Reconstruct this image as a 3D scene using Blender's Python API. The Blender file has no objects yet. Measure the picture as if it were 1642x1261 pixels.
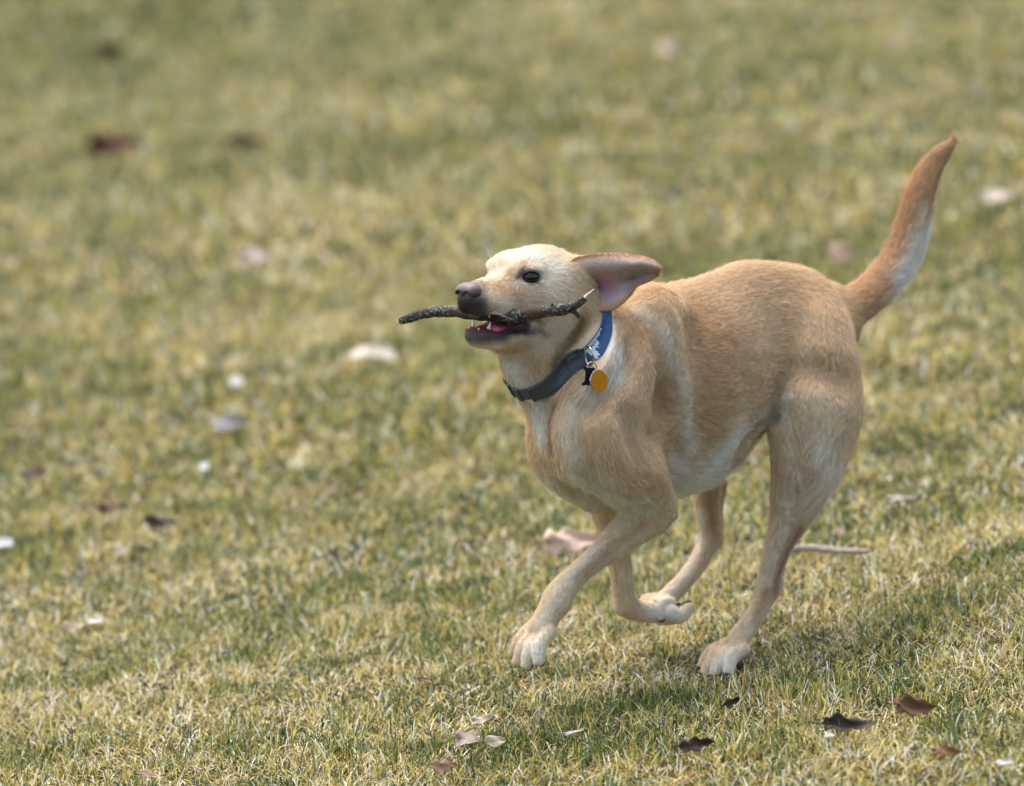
import bpy, bmesh, math, random
import numpy as np
from mathutils import Vector, Matrix

# ------------------------------------------------------------------ scene, camera, light
QUICK = ""
sc = bpy.context.scene
COL = sc.collection
CAM = np.array([0.0, -7.5, 1.55])
PITCH = math.radians(8.77)
LENS = 189.0
FPX = LENS / 36.0 * 1642.0
cam_d = bpy.data.cameras.new("camera")
cam = bpy.data.objects.new("camera", cam_d)
COL.objects.link(cam)
cam.location = CAM
cam.rotation_euler = (math.pi / 2 - PITCH, 0, 0)
cam_d.lens = LENS
cam_d.sensor_width = 36.0
cam_d.sensor_fit = 'HORIZONTAL'
cam_d.clip_start = 0.1
cam_d.clip_end = 600
cam_d.dof.use_dof = True
cam_d.dof.focus_distance = 7.36
cam_d.dof.aperture_fstop = 3.7
sc.camera = cam

SUN_EL, SUN_AZ = math.radians(66), math.radians(-38)     # azimuth from +Y towards +X
world = bpy.data.worlds.new("World")
sc.world = world
world.use_nodes = True
wn = world.node_tree.nodes
wl = world.node_tree.links
sky = wn.new("ShaderNodeTexSky")
sky.sky_type = 'NISHITA'
sky.sun_disc = False
sky.sun_elevation = SUN_EL
sky.sun_rotation = SUN_AZ
sky.air_density = 1.0
sky.dust_density = 4.5
sky.ozone_density = 0.4
bg = wn["Background"]
bg.inputs["Strength"].default_value = 0.15
wl.new(sky.outputs[0], bg.inputs["Color"])
sun_d = bpy.data.lights.new("sun", 'SUN')
sun_d.energy = 1.0
sun_d.angle = math.radians(100)
sun_d.color = (1.0, 0.96, 0.90)
sun = bpy.data.objects.new("sun", sun_d)
COL.objects.link(sun)
sdir = Vector((math.sin(SUN_AZ) * math.cos(SUN_EL), math.cos(SUN_AZ) * math.cos(SUN_EL), math.sin(SUN_EL)))
sun.rotation_euler = sdir.to_track_quat('Z', 'Y').to_euler()
sun.location = (0, 0, 6)
sc.view_settings.view_transform = 'Standard'
sc.view_settings.look = 'None'
sc.view_settings.gamma = 1.0
sc.view_settings.exposure = 1.22
sc.cycles.use_denoising = True
sc.cycles.max_bounces = 6
sc.cycles.diffuse_bounces = 2
sc.cycles_curves.shape = 'RIBBONS'

rng = np.random.default_rng(7)
FW = np.array([0, math.cos(PITCH), -math.sin(PITCH)])
UPV = np.array([0, math.sin(PITCH), math.cos(PITCH)])
RT = np.array([1.0, 0, 0])
def ray(px, py):
    return RT * ((px - 821) / FPX) + UPV * (-(py - 630.5) / FPX) + FW
def P(px, py, Y):
    d = ray(px, py)
    return CAM + d * ((Y - CAM[1]) / d[1])
def project(V):
    q = V - CAM
    z = q @ FW
    return 821 + FPX * (q @ RT) / z, 630.5 - FPX * (q @ UPV) / z, z
PXM = 1150.0
SLOPE = 0.13
def ground_z(x, y):
    return SLOPE * (x - 0.30) + 0.010 * np.sin(1.7 * x + 0.6 * y) * np.clip(np.abs(y) / 3, 0, 1) + 0.008 * np.sin(2.3 * y + 1.1 * x + 1) * np.clip(np.abs(y) / 3, 0, 1)
def G(px, py):
    d = ray(px, py)
    lo, hi = 3.0, 80.0
    for _ in range(50):
        m = (lo + hi) / 2
        p = CAM + d * m
        if p[2] > ground_z(p[0], p[1]): lo = m
        else: hi = m
    return CAM + d * lo

# ------------------------------------------------------------------ helpers
def srgb(r, g, b):
    def f(c):
        c /= 255.0
        return c / 12.92 if c <= 0.04045 else ((c + 0.055) / 1.055) ** 2.4
    return np.array([f(r), f(g), f(b)])
def tag(o, label=None, cat=None, group=None, kind=None):
    if label: o["label"] = label
    if cat: o["category"] = cat
    if group: o["group"] = group
    if kind: o["kind"] = kind
    return o
def mesh_obj(name, verts, faces, mat, parent=None, colors=None, smooth=True):
    me = bpy.data.meshes.new(name)
    if isinstance(faces, np.ndarray):
        n, k = faces.shape
        me.vertices.add(len(verts))
        me.vertices.foreach_set("co", np.asarray(verts, np.float32).ravel())
        me.loops.add(n * k)
        me.loops.foreach_set("vertex_index", faces.astype(np.int32).ravel())
        me.polygons.add(n)
        me.polygons.foreach_set("loop_start", np.arange(0, n * k, k, dtype=np.int32))
        me.update(calc_edges=True)
    else:
        me.from_pydata([tuple(v) for v in verts], [], faces)
        me.update()
    if smooth:
        me.polygons.foreach_set("use_smooth", np.ones(len(me.polygons), bool))
    if colors is not None:
        a = me.color_attributes.new("tint", 'FLOAT_COLOR', 'POINT')
        c = np.ones((len(verts), 4), np.float32)
        c[:, :3] = colors
        a.data.foreach_set("color", c.ravel())
    if mat: me.materials.append(mat)
    o = bpy.data.objects.new(name, me)
    COL.objects.link(o)
    o.parent = parent
    return o
def material(name):
    m = bpy.data.materials.new(name)
    m.use_nodes = True
    return m, m.node_tree.nodes, m.node_tree.links, m.node_tree.nodes["Principled BSDF"]
def simple(name, col, rough=0.5, metal=0.0, spec=0.5, noise=0.0, scale=60.0, bump=0.0, coat=0.0):
    m, n, l, b = material(name)
    b.inputs["Base Color"].default_value = (*col, 1)
    b.inputs["Roughness"].default_value = rough
    b.inputs["Metallic"].default_value = metal
    b.inputs["Specular IOR Level"].default_value = spec
    b.inputs["Coat Weight"].default_value = coat
    if noise or bump:
        tc = n.new("ShaderNodeTexCoord")
        t = n.new("ShaderNodeTexNoise")
        t.inputs["Scale"].default_value = scale
        t.inputs["Detail"].default_value = 5
        l.new(tc.outputs["Object"], t.inputs["Vector"])
        if noise:
            r = n.new("ShaderNodeValToRGB")
            r.color_ramp.elements[0].position = 0.3
            r.color_ramp.elements[1].position = 0.7
            r.color_ramp.elements[0].color = (*(np.array(col) * (1 - noise)), 1)
            r.color_ramp.elements[1].color = (*np.minimum(np.array(col) * (1 + noise), 1), 1)
            l.new(t.outputs["Fac"], r.inputs[0])
            l.new(r.outputs[0], b.inputs["Base Color"])
        if bump:
            bp = n.new("ShaderNodeBump")
            bp.inputs["Strength"].default_value = bump
            bp.inputs["Distance"].default_value = 0.002
            l.new(t.outputs["Fac"], bp.inputs["Height"])
            l.new(bp.outputs[0], b.inputs["Normal"])
    return m
def tinted(name, rough=0.6, spec=0.3, trans=0.0, coat=0.0, bump=0.0, scale=300.0, var=0.0):
    m, n, l, b = material(name)
    at = n.new("ShaderNodeAttribute")
    at.attribute_name = "tint"
    src = at.outputs["Color"]
    if var or bump:
        tc = n.new("ShaderNodeTexCoord")
        t = n.new("ShaderNodeTexNoise")
        t.inputs["Scale"].default_value = scale
        t.inputs["Detail"].default_value = 4
        l.new(tc.outputs["Object"], t.inputs["Vector"])
    if var:
        mr = n.new("ShaderNodeMapRange")
        mr.inputs[1].default_value = 0.3; mr.inputs[2].default_value = 0.7
        mr.inputs[3].default_value = 1 - var; mr.inputs[4].default_value = 1 + var
        l.new(t.outputs["Fac"], mr.inputs[0])
        vm = n.new("ShaderNodeVectorMath"); vm.operation = 'MULTIPLY'
        l.new(src, vm.inputs[0]); l.new(mr.outputs[0], vm.inputs[1])
        src = vm.outputs[0]
    l.new(src, b.inputs["Base Color"])
    b.inputs["Roughness"].default_value = rough
    b.inputs["Specular IOR Level"].default_value = spec
    b.inputs["Coat Weight"].default_value = coat
    if bump:
        bp = n.new("ShaderNodeBump")
        bp.inputs["Strength"].default_value = bump
        bp.inputs["Distance"].default_value = 0.001
        l.new(t.outputs["Fac"], bp.inputs["Height"])
        l.new(bp.outputs[0], b.inputs["Normal"])
    if trans:
        tr = n.new("ShaderNodeBsdfTranslucent")
        l.new(src, tr.inputs["Color"])
        mx = n.new("ShaderNodeMixShader")
        mx.inputs[0].default_value = trans
        l.new(b.outputs[0], mx.inputs[1]); l.new(tr.outputs[0], mx.inputs[2])
        l.new(mx.outputs[0], n["Material Output"].inputs["Surface"])
    return m
# value noise on numpy arrays
_perm = np.random.default_rng(3).random((64, 64, 64)).astype(np.float32)
def vnoise(p):
    p = np.asarray(p, np.float64)
    i = np.floor(p).astype(int); f = p - i
    f = f * f * (3 - 2 * f)
    i0 = i % 64; i1 = (i + 1) % 64
    r = 0
    for a in (0, 1):
        for b in (0, 1):
            for c in (0, 1):
                w = (f[:, 0] if a else 1 - f[:, 0]) * (f[:, 1] if b else 1 - f[:, 1]) * (f[:, 2] if c else 1 - f[:, 2])
                r = r + w * _perm[(i1 if a else i0)[:, 0], (i1 if b else i0)[:, 1], (i1 if c else i0)[:, 2]]
    return r
def unit(v):
    v = np.asarray(v, float)
    return v / np.maximum(np.linalg.norm(v, axis=-1, keepdims=True), 1e-12)

# ------------------------------------------------------------------ signed-distance sculpting
class Field:
    def __init__(s, lo, hi, h):
        s.lo = np.array(lo, float); s.h = h
        s.n = np.ceil((np.array(hi) - s.lo) / h).astype(int) + 1
        s.d = np.full(s.n, 0.08, np.float32)
    def sub(s, lo, hi):
        a = np.maximum(np.floor((lo - s.lo) / s.h).astype(int), 0)
        b = np.minimum(np.ceil((hi - s.lo) / s.h).astype(int) + 1, s.n)
        if np.any(b <= a): return None, None
        ax = [(s.lo[i] + s.h * np.arange(a[i], b[i])).astype(np.float32) for i in range(3)]
        return tuple(slice(a[i], b[i]) for i in range(3)), np.meshgrid(*ax, indexing='ij')
    def blend(s, sl, d, k, mode):
        c = s.d[sl]
        if mode == 'add':
            h = np.maximum(k - np.abs(c - d), 0) / k
            s.d[sl] = np.minimum(c, d) - h * h * k * 0.25
        else:
            d = -d
            h = np.maximum(k - np.abs(c - d), 0) / k
            s.d[sl] = np.maximum(c, d) + h * h * k * 0.25
    def chain(s, nodes, k=0.02, mode='add', frame=None, scale=None, kin=0.012, sub=3):
        """nodes: list of (point, radius); frame+scale squash the cross-section"""
        pts = [np.asarray(n[0], float) for n in nodes]; rs = [n[1] for n in nodes]
        if len(pts) > 2 and sub > 1:
            A = np.column_stack([np.array(pts), np.array(rs)]); o_ = []
            for i in range(len(A) - 1):
                p0 = A[max(i - 1, 0)]; p1 = A[i]; p2 = A[i + 1]; p3 = A[min(i + 2, len(A) - 1)]
                for q in range(sub):
                    f = q / sub
                    o_.append(0.5 * (2 * p1 + (p2 - p0) * f + (2 * p0 - 5 * p1 + 4 * p2 - p3) * f * f + (3 * p1 - p0 - 3 * p2 + p3) * f ** 3))
            o_.append(A[-1]); A = np.array(o_)
            pts = list(A[:, :3]); rs = list(A[:, 3]); kin = 0
        m = k + 0.012
        smax = 1.0 if scale is None else max(1 / min(scale), 1)
        lo = np.min([p - r * smax for p, r in zip(pts, rs)], 0) - m
        hi = np.max([p + r * smax for p, r in zip(pts, rs)], 0) + m
        sl, X = s.sub(lo, hi)
        if sl is None: return
        if frame is not None:
            o = pts[0]
            F = frame
            Q = [((X[0] - o[0]) * F[i][0] + (X[1] - o[1]) * F[i][1] + (X[2] - o[2]) * F[i][2]) * scale[i] for i in range(3)]
            pts = [np.array([np.dot(p - o, F[i]) * scale[i] for i in range(3)]) for p in pts]
        else:
            Q = X
        best = rad_ = None
        for i in range(len(pts) - 1):
            a, b = pts[i], pts[i + 1]
            ba = b - a; L = max(float(ba @ ba), 1e-9)
            t = ((Q[0] - a[0]) * ba[0] + (Q[1] - a[1]) * ba[1] + (Q[2] - a[2]) * ba[2]) / L
            t = np.clip(t, 0, 1)
            d = (Q[0] - a[0] - t * ba[0]) ** 2 + (Q[1] - a[1] - t * ba[1]) ** 2 + (Q[2] - a[2] - t * ba[2]) ** 2
            r = rs[i] + (rs[i + 1] - rs[i]) * t
            if best is None: best, rad_ = d, r
            else:
                m_ = d < best
                best = np.where(m_, d, best); rad_ = np.where(m_, r, rad_)
        out = np.sqrt(best) - rad_ if best is not None else None
        if len(pts) == 1:
            out = np.sqrt(sum((Q[i] - pts[0][i]) ** 2 for i in range(3))) - rs[0]
        s.blend(sl, out.astype(np.float32), k, mode)
    def ell(s, c, frame, r, k=0.02, mode='add'):
        c = np.asarray(c, float); r = np.asarray(r, float)
        e = np.sqrt(((np.asarray(frame) * r[:, None]) ** 2).sum(0)) + k + 0.012
        sl, X = s.sub(c - e, c + e)
        if sl is None: return
        q = [(X[0] - c[0]) * frame[i][0] + (X[1] - c[1]) * frame[i][1] + (X[2] - c[2]) * frame[i][2] for i in range(3)]
        k0 = np.sqrt(sum((q[i] / r[i]) ** 2 for i in range(3)))
        k1 = np.sqrt(sum((q[i] / r[i] ** 2) ** 2 for i in range(3))) + 1e-9
        s.blend(sl, (k0 * (k0 - 1) / k1).astype(np.float32), k, mode)
    def blur(s, lo, hi, n, passes=2):
        sl, _ = s.sub(np.array(lo), np.array(hi))
        A = s.d[sl].astype(np.float32)
        for _ in range(passes):
            for ax in range(3):
                B = np.pad(A, [(n + 1, n) if i == ax else (0, 0) for i in range(3)], mode='edge')
                Cc = np.cumsum(B, axis=ax, dtype=np.float64)
                a = np.take(Cc, np.arange(2 * n + 1, Cc.shape[ax]), axis=ax); b = np.take(Cc, np.arange(0, Cc.shape[ax] - 2 * n - 1), axis=ax)
                A = ((a - b) / (2 * n + 1)).astype(np.float32)
        s.d[sl] = A
    def sample(s, p):
        q = (np.atleast_2d(p) - s.lo) / s.h
        i = np.clip(np.floor(q).astype(int), 0, s.n - 2); f = q - i
        r = 0
        for a in (0, 1):
            for b in (0, 1):
                for c in (0, 1):
                    w = (f[:, 0] if a else 1 - f[:, 0]) * (f[:, 1] if b else 1 - f[:, 1]) * (f[:, 2] if c else 1 - f[:, 2])
                    r = r + w * s.d[i[:, 0] + a, i[:, 1] + b, i[:, 2] + c]
        return r
    def surface(s):
        """naive surface nets -> verts, quads"""
        D = s.d; S = D < 0
        c = np.zeros(np.array(D.shape) - 1, np.int8)
        for a in (0, 1):
            for b in (0, 1):
                for e in (0, 1):
                    c += S[a:D.shape[0] - 1 + a, b:D.shape[1] - 1 + b, e:D.shape[2] - 1 + e]
        cells = np.argwhere((c > 0) & (c < 8))
        idx = np.full(c.shape, -1, np.int32)
        idx[cells[:, 0], cells[:, 1], cells[:, 2]] = np.arange(len(cells))
        acc = np.zeros((len(cells), 3)); cnt = np.zeros(len(cells))
        cor = [(a, b, e) for a in (0, 1) for b in (0, 1) for e in (0, 1)]
        val = {o: D[cells[:, 0] + o[0], cells[:, 1] + o[1], cells[:, 2] + o[2]].astype(float) for o in cor}
        for o in cor:
            for ax in range(3):
                if o[ax] == 0:
                    o2 = list(o); o2[ax] = 1; o2 = tuple(o2)
                    a, b = val[o], val[o2]
                    m = (a < 0) != (b < 0)
                    t = np.where(m, a / np.where(m, a - b, 1), 0)
                    p = np.tile(np.array(o, float), (len(cells), 1)); p[:, ax] = t
                    acc[m] += p[m]; cnt[m] += 1
        V = s.lo + s.h * (cells + acc / cnt[:, None])
        quads = []
        for ax in range(3):
            o1, o2 = [(1, 2), (2, 0), (0, 1)][ax]
            A = [slice(None)] * 3; B = [slice(None)] * 3
            A[ax] = slice(0, D.shape[ax] - 1); B[ax] = slice(1, D.shape[ax])
            ch = S[tuple(A)] != S[tuple(B)]
            e = np.argwhere(ch)
            ok = (e[:, o1] > 0) & (e[:, o2] > 0) & (e[:, o1] < D.shape[o1] - 1) & (e[:, o2] < D.shape[o2] - 1)
            e = e[ok]
            ins = S[e[:, 0], e[:, 1], e[:, 2]]
            def cell(d1, d2):
                q = e.copy(); q[:, o1] += d1; q[:, o2] += d2
                return idx[q[:, 0], q[:, 1], q[:, 2]]
            q = np.stack([cell(-1, -1), cell(0, -1), cell(0, 0), cell(-1, 0)], 1)
            q[~ins] = q[~ins][:, ::-1]
            quads.append(q)
        return V, np.concatenate(quads)
def vnormals(V, F):
    n = np.cross(V[F[:, 2]] - V[F[:, 0]], V[F[:, 3]] - V[F[:, 1]])
    N = np.zeros_like(V)
    for i in range(4):
        for j in range(3):
            N[:, j] += np.bincount(F[:, i], n[:, j], len(V))
    return unit(N)

# ------------------------------------------------------------------ the dog: frames
YAW = math.radians(38)
BF = np.array([-math.cos(YAW), -math.sin(YAW), 0])      # body forward
BL = np.array([math.sin(YAW), -math.cos(YAW), 0])       # body left (towards the camera)
BU = np.array([0, 0, 1.0])
RUMP = np.array([0.47, 0.20, 0.0])
def L(px, py, lat):
    d = ray(px, py)
    t = ((RUMP + lat * BL - CAM) @ BL) / (d @ BL)
    return CAM + d * t
HYAW = math.radians(45)
HF = np.array([-math.cos(HYAW), -math.sin(HYAW), 0])
HL = np.array([math.sin(HYAW), -math.cos(HYAW), 0])
HU = np.array([0, 0, 1.0])
NOSE = P(743, 470, -0.25)
HFR = [HF, HL, HU]
def H(u, v, w):
    return NOSE + u * HF + v * HL + w * HU

BONES = []      # (a, b, ra, rb, direction, fur length, key)
def bone_chain(nodes, length, key, extra=None, squash=1.0):
    for (a, ra), (b, rb) in zip(nodes[:-1], nodes[1:]):
        d = unit(b - a)
        if extra is not None: d = unit(d + extra)
        BONES.append((a, b, ra * squash, rb * squash, d, length, key))

vox = 0.0040 if QUICK else 0.0026
fld = Field((-0.13, -0.34, -0.03), (0.68, 0.38, 0.86), vox)
def pr(r):
    return (r - 3.4) / PXM
def limb(spec, k, length, key, kin=0.012, extra=None, sub=True):
    nodes = [(L(x, y, lat), pr(r)) for x, y, lat, r in spec]
    fld.chain(nodes, k, kin=kin)
    bone_chain(nodes, length, key, extra)
    return nodes
def trace(px, py, t0=6.6):
    d = unit(ray(px, py)); t = t0
    for _ in range(200):
        v = float(fld.sample(CAM + d * t)[0])
        if v < 0.0004: return CAM + d * t, d
        t += max(v * 0.6, 0.0005)
        if t > 8.4: return None, d
    return CAM + d * t, d
def grad(p):
    e = 0.004
    return unit(np.array([float(fld.sample(p + e * np.eye(3)[i])[0] - fld.sample(p - e * np.eye(3)[i])[0]) for i in range(3)]))
def carve(pts, r, depth, k=0.02, mode='cut'):
    ns = []
    n = len(pts)
    for i, (x, y) in enumerate(pts):
        p, d = trace(x, y)
        if p is None: continue
        g = grad(p)
        dd = depth * (0.35 if i in (0, n - 1) else 1.0)
        ns.append((p + g * ((r - dd) if mode == 'cut' else (dd - r)), r))
    if len(ns) > 1: fld.chain(ns, k, mode)

# torso: squashed tube in the body frame, front to rear
def torso_nodes(spec):
    return [(L(x, (t + b) / 2, 0), (b - t) / 2 / PXM) for x, t, b in spec]
DOWN = np.array([0, 0, -0.35])
ribs = torso_nodes([(922, 596, 756), (968, 504, 788), (1032, 456, 797), (1085, 443, 798), (1140, 433, 728), (1195, 426, 628)])
fld.chain(ribs, 0.02, frame=[BF, BL, BU], scale=(1.0, 1 / 0.72, 1.0), kin=0.05)
bone_chain(ribs, 0.009, 'torso', DOWN, 0.8)
loin = torso_nodes([(1140, 433, 700), (1200, 423, 612), (1250, 420, 590), (1290, 429, 614), (1318, 448, 592)])
fld.chain(loin, 0.03, frame=[BF, BL, BU], scale=(1.0, 1 / 0.80, 1.0), kin=0.05)
bone_chain(loin, 0.009, 'torso', DOWN, 0.8)

# neck
neck = [(H(-0.150, 0, -0.02), 0.062), (P(908, 522, -0.135), 0.069), (P(950, 580, -0.105), 0.080), (L(992, 625, 0), 0.092)]
fld.chain(neck, 0.035, kin=0.05)
bone_chain(neck, 0.010, 'neck')

throat = [(H(-0.115, 0, -0.070), 0.030), (P(845, 574, -0.18), 0.039), (P(880, 625, -0.155), 0.042)]
fld.chain(throat, 0.03, kin=0.03)
bone_chain(throat, 0.010, 'neck')
# shoulders and upper arms, both sides
limb([(1050, 505, 0.055, 48), (1010, 570, 0.085, 58), (965, 660, 0.095, 62), (950, 710, 0.092, 62)], 0.035, 0.010, 'torso')
limb([(952, 705, 0.092, 60), (995, 750, 0.100, 60), (1036, 792, 0.096, 48), (1046, 812, 0.094, 40)], 0.030, 0.009, 'torso')
limb([(1005, 530, -0.05, 42), (965, 600, -0.06, 48), (925, 680, -0.065, 46), (915, 715, -0.07, 44)], 0.035, 0.010, 'torso')
limb([(915, 715, -0.07, 42), (942, 760, -0.072, 38), (975, 792, -0.074, 34)], 0.022, 0.009, 'torso')
# breast bone point
fld.ell(L(904, 716, 0.0), [BF, BL, BU], (0.042, 0.042, 0.056), 0.03)
fld.chain([(L(893, 728, 0.0), 0.030), (L(925, 762, 0.01), 0.034), (L(958, 782, 0.02), 0.036)], 0.03)
fld.ell(L(918, 690, 0.045), [BF, BL, BU], (0.046, 0.046, 0.062), 0.035)
# haunches
limb([(1295, 540, 0.045, 78), (1306, 605, 0.074, 78), (1308, 670, 0.082, 72), (1296, 730, 0.084, 58)], 0.035, 0.009, 'torso')
limb([(1245, 545, -0.050, 66), (1215, 610, -0.070, 58), (1180, 655, -0.076, 46)], 0.04, 0.009, 'torso')
fld.blur((-0.05, -0.30, 0.20), (0.60, 0.36, 0.70), max(1, int(round(0.008 / vox))), 2)

# near foreleg
nf = limb([(1048, 800, 0.096, 37), (1040, 826, 0.094, 37), (1005, 853, 0.086, 32), (965, 888, 0.074, 23.5), (928, 919, 0.066, 21), (904, 944, 0.061, 24), (893, 964, 0.058, 23.5)], 0.016, 0.006, 'leg')
fld.chain([(L(1058, 812, 0.096), pr(25)), (L(1072, 823, 0.094), pr(16)), (L(1079, 827, 0.093), pr(11))], 0.010)
fld.chain([(L(905, 958, 0.055), pr(11)), (L(911, 966, 0.053), pr(8.5))], 0.006)       # point of elbow
limb([(892, 965, 0.058, 24), (878, 988, 0.056, 23.5), (868, 1008, 0.054, 24)], 0.012, 0.005, 'paw')
# far foreleg, folded
ff = limb([(975, 790, -0.075, 36), (978, 820, -0.073, 33), (986, 862, -0.070, 25), (994, 905, -0.068, 22), (999, 945, -0.066, 20.5), (1004, 970, -0.065, 20)], 0.016, 0.006, 'leg')
limb([(1004, 970, -0.065, 20), (1022, 980, -0.062, 20), (1046, 983, -0.058, 19.5), (1066, 983, -0.055, 21)], 0.012, 0.005, 'paw')
# near hind leg
nh = limb([(1310, 660, 0.084, 74), (1304, 705, 0.085, 66), (1293, 745, 0.085, 56), (1280, 790, 0.083, 46), (1266, 832, 0.080, 36), (1248, 875, 0.078, 24), (1236, 915, 0.076, 20), (1232, 942, 0.076, 20)], 0.020, 0.009, 'thigh', kin=0.02)
fld.chain([(L(1262, 700, 0.088), pr(26)), (L(1258, 750, 0.088), pr(22)), (L(1252, 800, 0.084), pr(18))], 0.016)   # stifle front
fld.chain([(L(1300, 815, 0.078), pr(12)), (L(1272, 862, 0.076), pr(9.5)), (L(1252, 905, 0.074), pr(9.5)), (L(1243, 935, 0.074), pr(12))], 0.010)  # achilles
limb([(1234, 942, 0.076, 19), (1214, 982, 0.074, 19), (1194, 1012, 0.072, 19.5), (1180, 1034, 0.071, 22)], 0.012, 0.005, 'paw')
# far hind leg
fh = limb([(1190, 640, -0.076, 48), (1170, 672, -0.078, 42), (1146, 722, -0.08, 33), (1134, 780, -0.078, 26), (1136, 830, -0.076, 22), (1139, 862, -0.075, 19.5)], 0.014, 0.008, 'thigh', kin=0.02)
fld.chain([(L(1158, 775, -0.080), pr(12)), (L(1153, 815, -0.080), pr(9)), (L(1153, 855, -0.078), pr(10.5)), (L(1149, 872, -0.077), pr(12))], 0.009)
limb([(1139, 862, -0.075, 19), (1122, 898, -0.072, 19), (1098, 930, -0.070, 18), (1066, 960, -0.068, 17)], 0.012, 0.005, 'paw')
# tail
tail = limb([(1335, 510, 0.0, 38), (1370, 490, 0.0, 35), (1408, 459, -0.005, 32), (1442, 412, -0.01, 31), (1463, 355, -0.01, 28.5), (1476, 305, -0.012, 26.5), (1495, 266, -0.014, 20.5), (1513, 243, -0.015, 15), (1528, 227, -0.016, 7)], 0.012, 0.014, 'tail', kin=0.03)

# paws: toes and pads, each toe a short bent chain
CLAWS = []; PADS = []
def paw(base, fwd, right, up, size, spread=0.012, curl=0.4, length=0.034, key='paw', claw=1.0, pad=1.0):
    fwd = unit(fwd); up = unit(up - (up @ fwd) * fwd); right = np.cross(fwd, up)
    for i, o in enumerate((-1.5, -0.5, 0.5, 1.5)):
        ln = length * (1.0 if abs(o) < 1 else 0.80) * size
        a = base + right * o * spread * 0.85 * size
        dirv = unit(fwd + right * o * 0.10)
        b = a + dirv * ln * 0.58 + up * 0.0035 * size
        c = a + dirv * ln + right * o * 0.002 - up * 0.011 * size * curl * 2
        ns = [(a, 0.0098 * size), (b, 0.0098 * size), (c, 0.0078 * size)]
        fld.chain(ns, 0.0042)
        bone_chain(ns, 0.004, key)
        CLAWS.append((c + dirv * (0.006 if claw <= 1 else 0.0085) * size - up * 0.001, unit(dirv - up * 0.55), size * claw, up))
        PADS.append((c - up * 0.0065 * size - dirv * 0.001, dirv, up, (0.0075 * size * pad, 0.0058 * size * pad, 0.0045 * size * pad)))
    PADS.append((base + fwd * 0.004 - up * 0.012 * size, fwd, up, (0.012 * size, 0.014 * size, 0.006 * size)))
nfd = unit(L(836, 1052, 0.052) - L(866, 1000, 0.056))
paw(L(868, 1009, 0.054), unit(nfd + 0.10 * BF), None, unit(BF * 0.9 + BU * 0.6), 0.97, spread=0.0148, curl=0.22, length=0.056)
ffd = unit(L(1095, 985, -0.053) - L(1055, 982, -0.056))
paw(L(1064, 984, -0.055), ffd, None, unit(-BU + 0.25 * BL), 1.05, spread=0.0125, curl=0.35, length=0.034, claw=0.5, pad=0.72)
nhd = unit(BF * 1.0 - BU * 0.50)
paw(L(1178, 1038, 0.071), nhd, None, unit(BU + BF * 0.5), 1.0, spread=0.0148, curl=0.40, length=0.055, claw=1.8)
fhd = unit(L(1045, 972, -0.066) - L(1072, 953, -0.068) + 0.02 * BF)
paw(L(1062, 964, -0.068), fhd, None, unit(BU + BF * 0.5), 0.95, spread=0.0125, curl=0.45, length=0.034)

# ------------------------------------------------------------------ head
def hell(u, v, w, r, k=0.015, mode='add', both=True, rot=0.0):
    for s in ((1, -1) if (v and both) else (1,)):
        fr = HFR
        if rot:
            c, q = math.cos(rot * s), math.sin(rot * s)
            fr = [HF * c + HL * q, -HF * q + HL * c, HU]
        fld.ell(H(u, v * s, w), fr, r, k, mode)
def hchain(nodes, k=0.012, mode='add', both=False, key=None, length=0.005):
    for s in ((1, -1) if both else (1,)):
        ns = [(H(u, v * s, w), r) for u, v, w, r in nodes]
        fld.chain(ns, k, mode)
        if key: bone_chain(ns, length, key)
hell(-0.142, 0, 0.001, (0.074, 0.056, 0.049), 0.02)               # cranium
hell(-0.105, 0.022, 0.018, (0.027, 0.022, 0.026), 0.014)          # brows
hell(-0.150, 0.042, -0.028, (0.052, 0.027, 0.046), 0.02)          # cheeks
hell(-0.108, 0.030, -0.012, (0.034, 0.024, 0.026), 0.015)         # cheek bone
hchain([(-0.100, 0, -0.014, 0.034), (-0.065, 0, -0.012, 0.0305), (-0.038, 0, -0.010, 0.0265), (-0.019, 0, -0.008, 0.0215)], 0.014)
hell(-0.052, 0.016, -0.019, (0.040, 0.0165, 0.019), 0.012)        # flews
hell(-0.024, 0.009, -0.022, (0.016, 0.013, 0.0125), 0.008)
hell(-0.168, 0.052, 0.004, (0.026, 0.020, 0.036), 0.015)          # ear roots
# lower jaw
hchain([(-0.155, 0.036, -0.050, 0.024), (-0.110, 0.028, -0.066, 0.018), (-0.060, 0.017, -0.068, 0.0145), (-0.030, 0.007, -0.0605, 0.0150)], 0.010, both=True)
hchain([(-0.150, 0, -0.066, 0.028), (-0.090, 0, -0.075, 0.018), (-0.034, 0, -0.061, 0.0130)], 0.012)
# mouth opening
fld.chain([(H(0.012, 0, -0.0385), 0.0085), (H(-0.025, 0, -0.0400), 0.0090), (H(-0.060, 0, -0.0450), 0.0115), (H(-0.100, 0, -0.0500), 0.0095)], 0.005, 'cut', frame=HFR, scale=(1.0, 0.10, 1.0))
hchain([(-0.052, 0.025, -0.0585, 0.0048), (-0.078, 0.0300, -0.0545, 0.0062), (-0.106, 0.0345, -0.0500, 0.0070)], 0.004, both=True)      # lip folds
# eyes
EYES = []
for s in (1, -1):
    c = H(-0.092, 0.0385 * s, 0.0165)
    out = unit(HF * 0.62 + HL * s * 0.78 + HU * 0.12)
    EYES.append((c, out, s))
    side = unit(np.cross(HU, out)); up = np.cross(out, side)
    fld.ell(c + up * 0.010 - out * 0.002, [out, side, up], (0.010, 0.017, 0.006), 0.008)
    fld.ell(c - up * 0.011 - out * 0.003, [out, side, up], (0.009, 0.016, 0.006), 0.008)
    fld.ell(c + out * 0.006, [out, side, up], (0.014, 0.0142, 0.0078), 0.003, 'cut')
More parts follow.
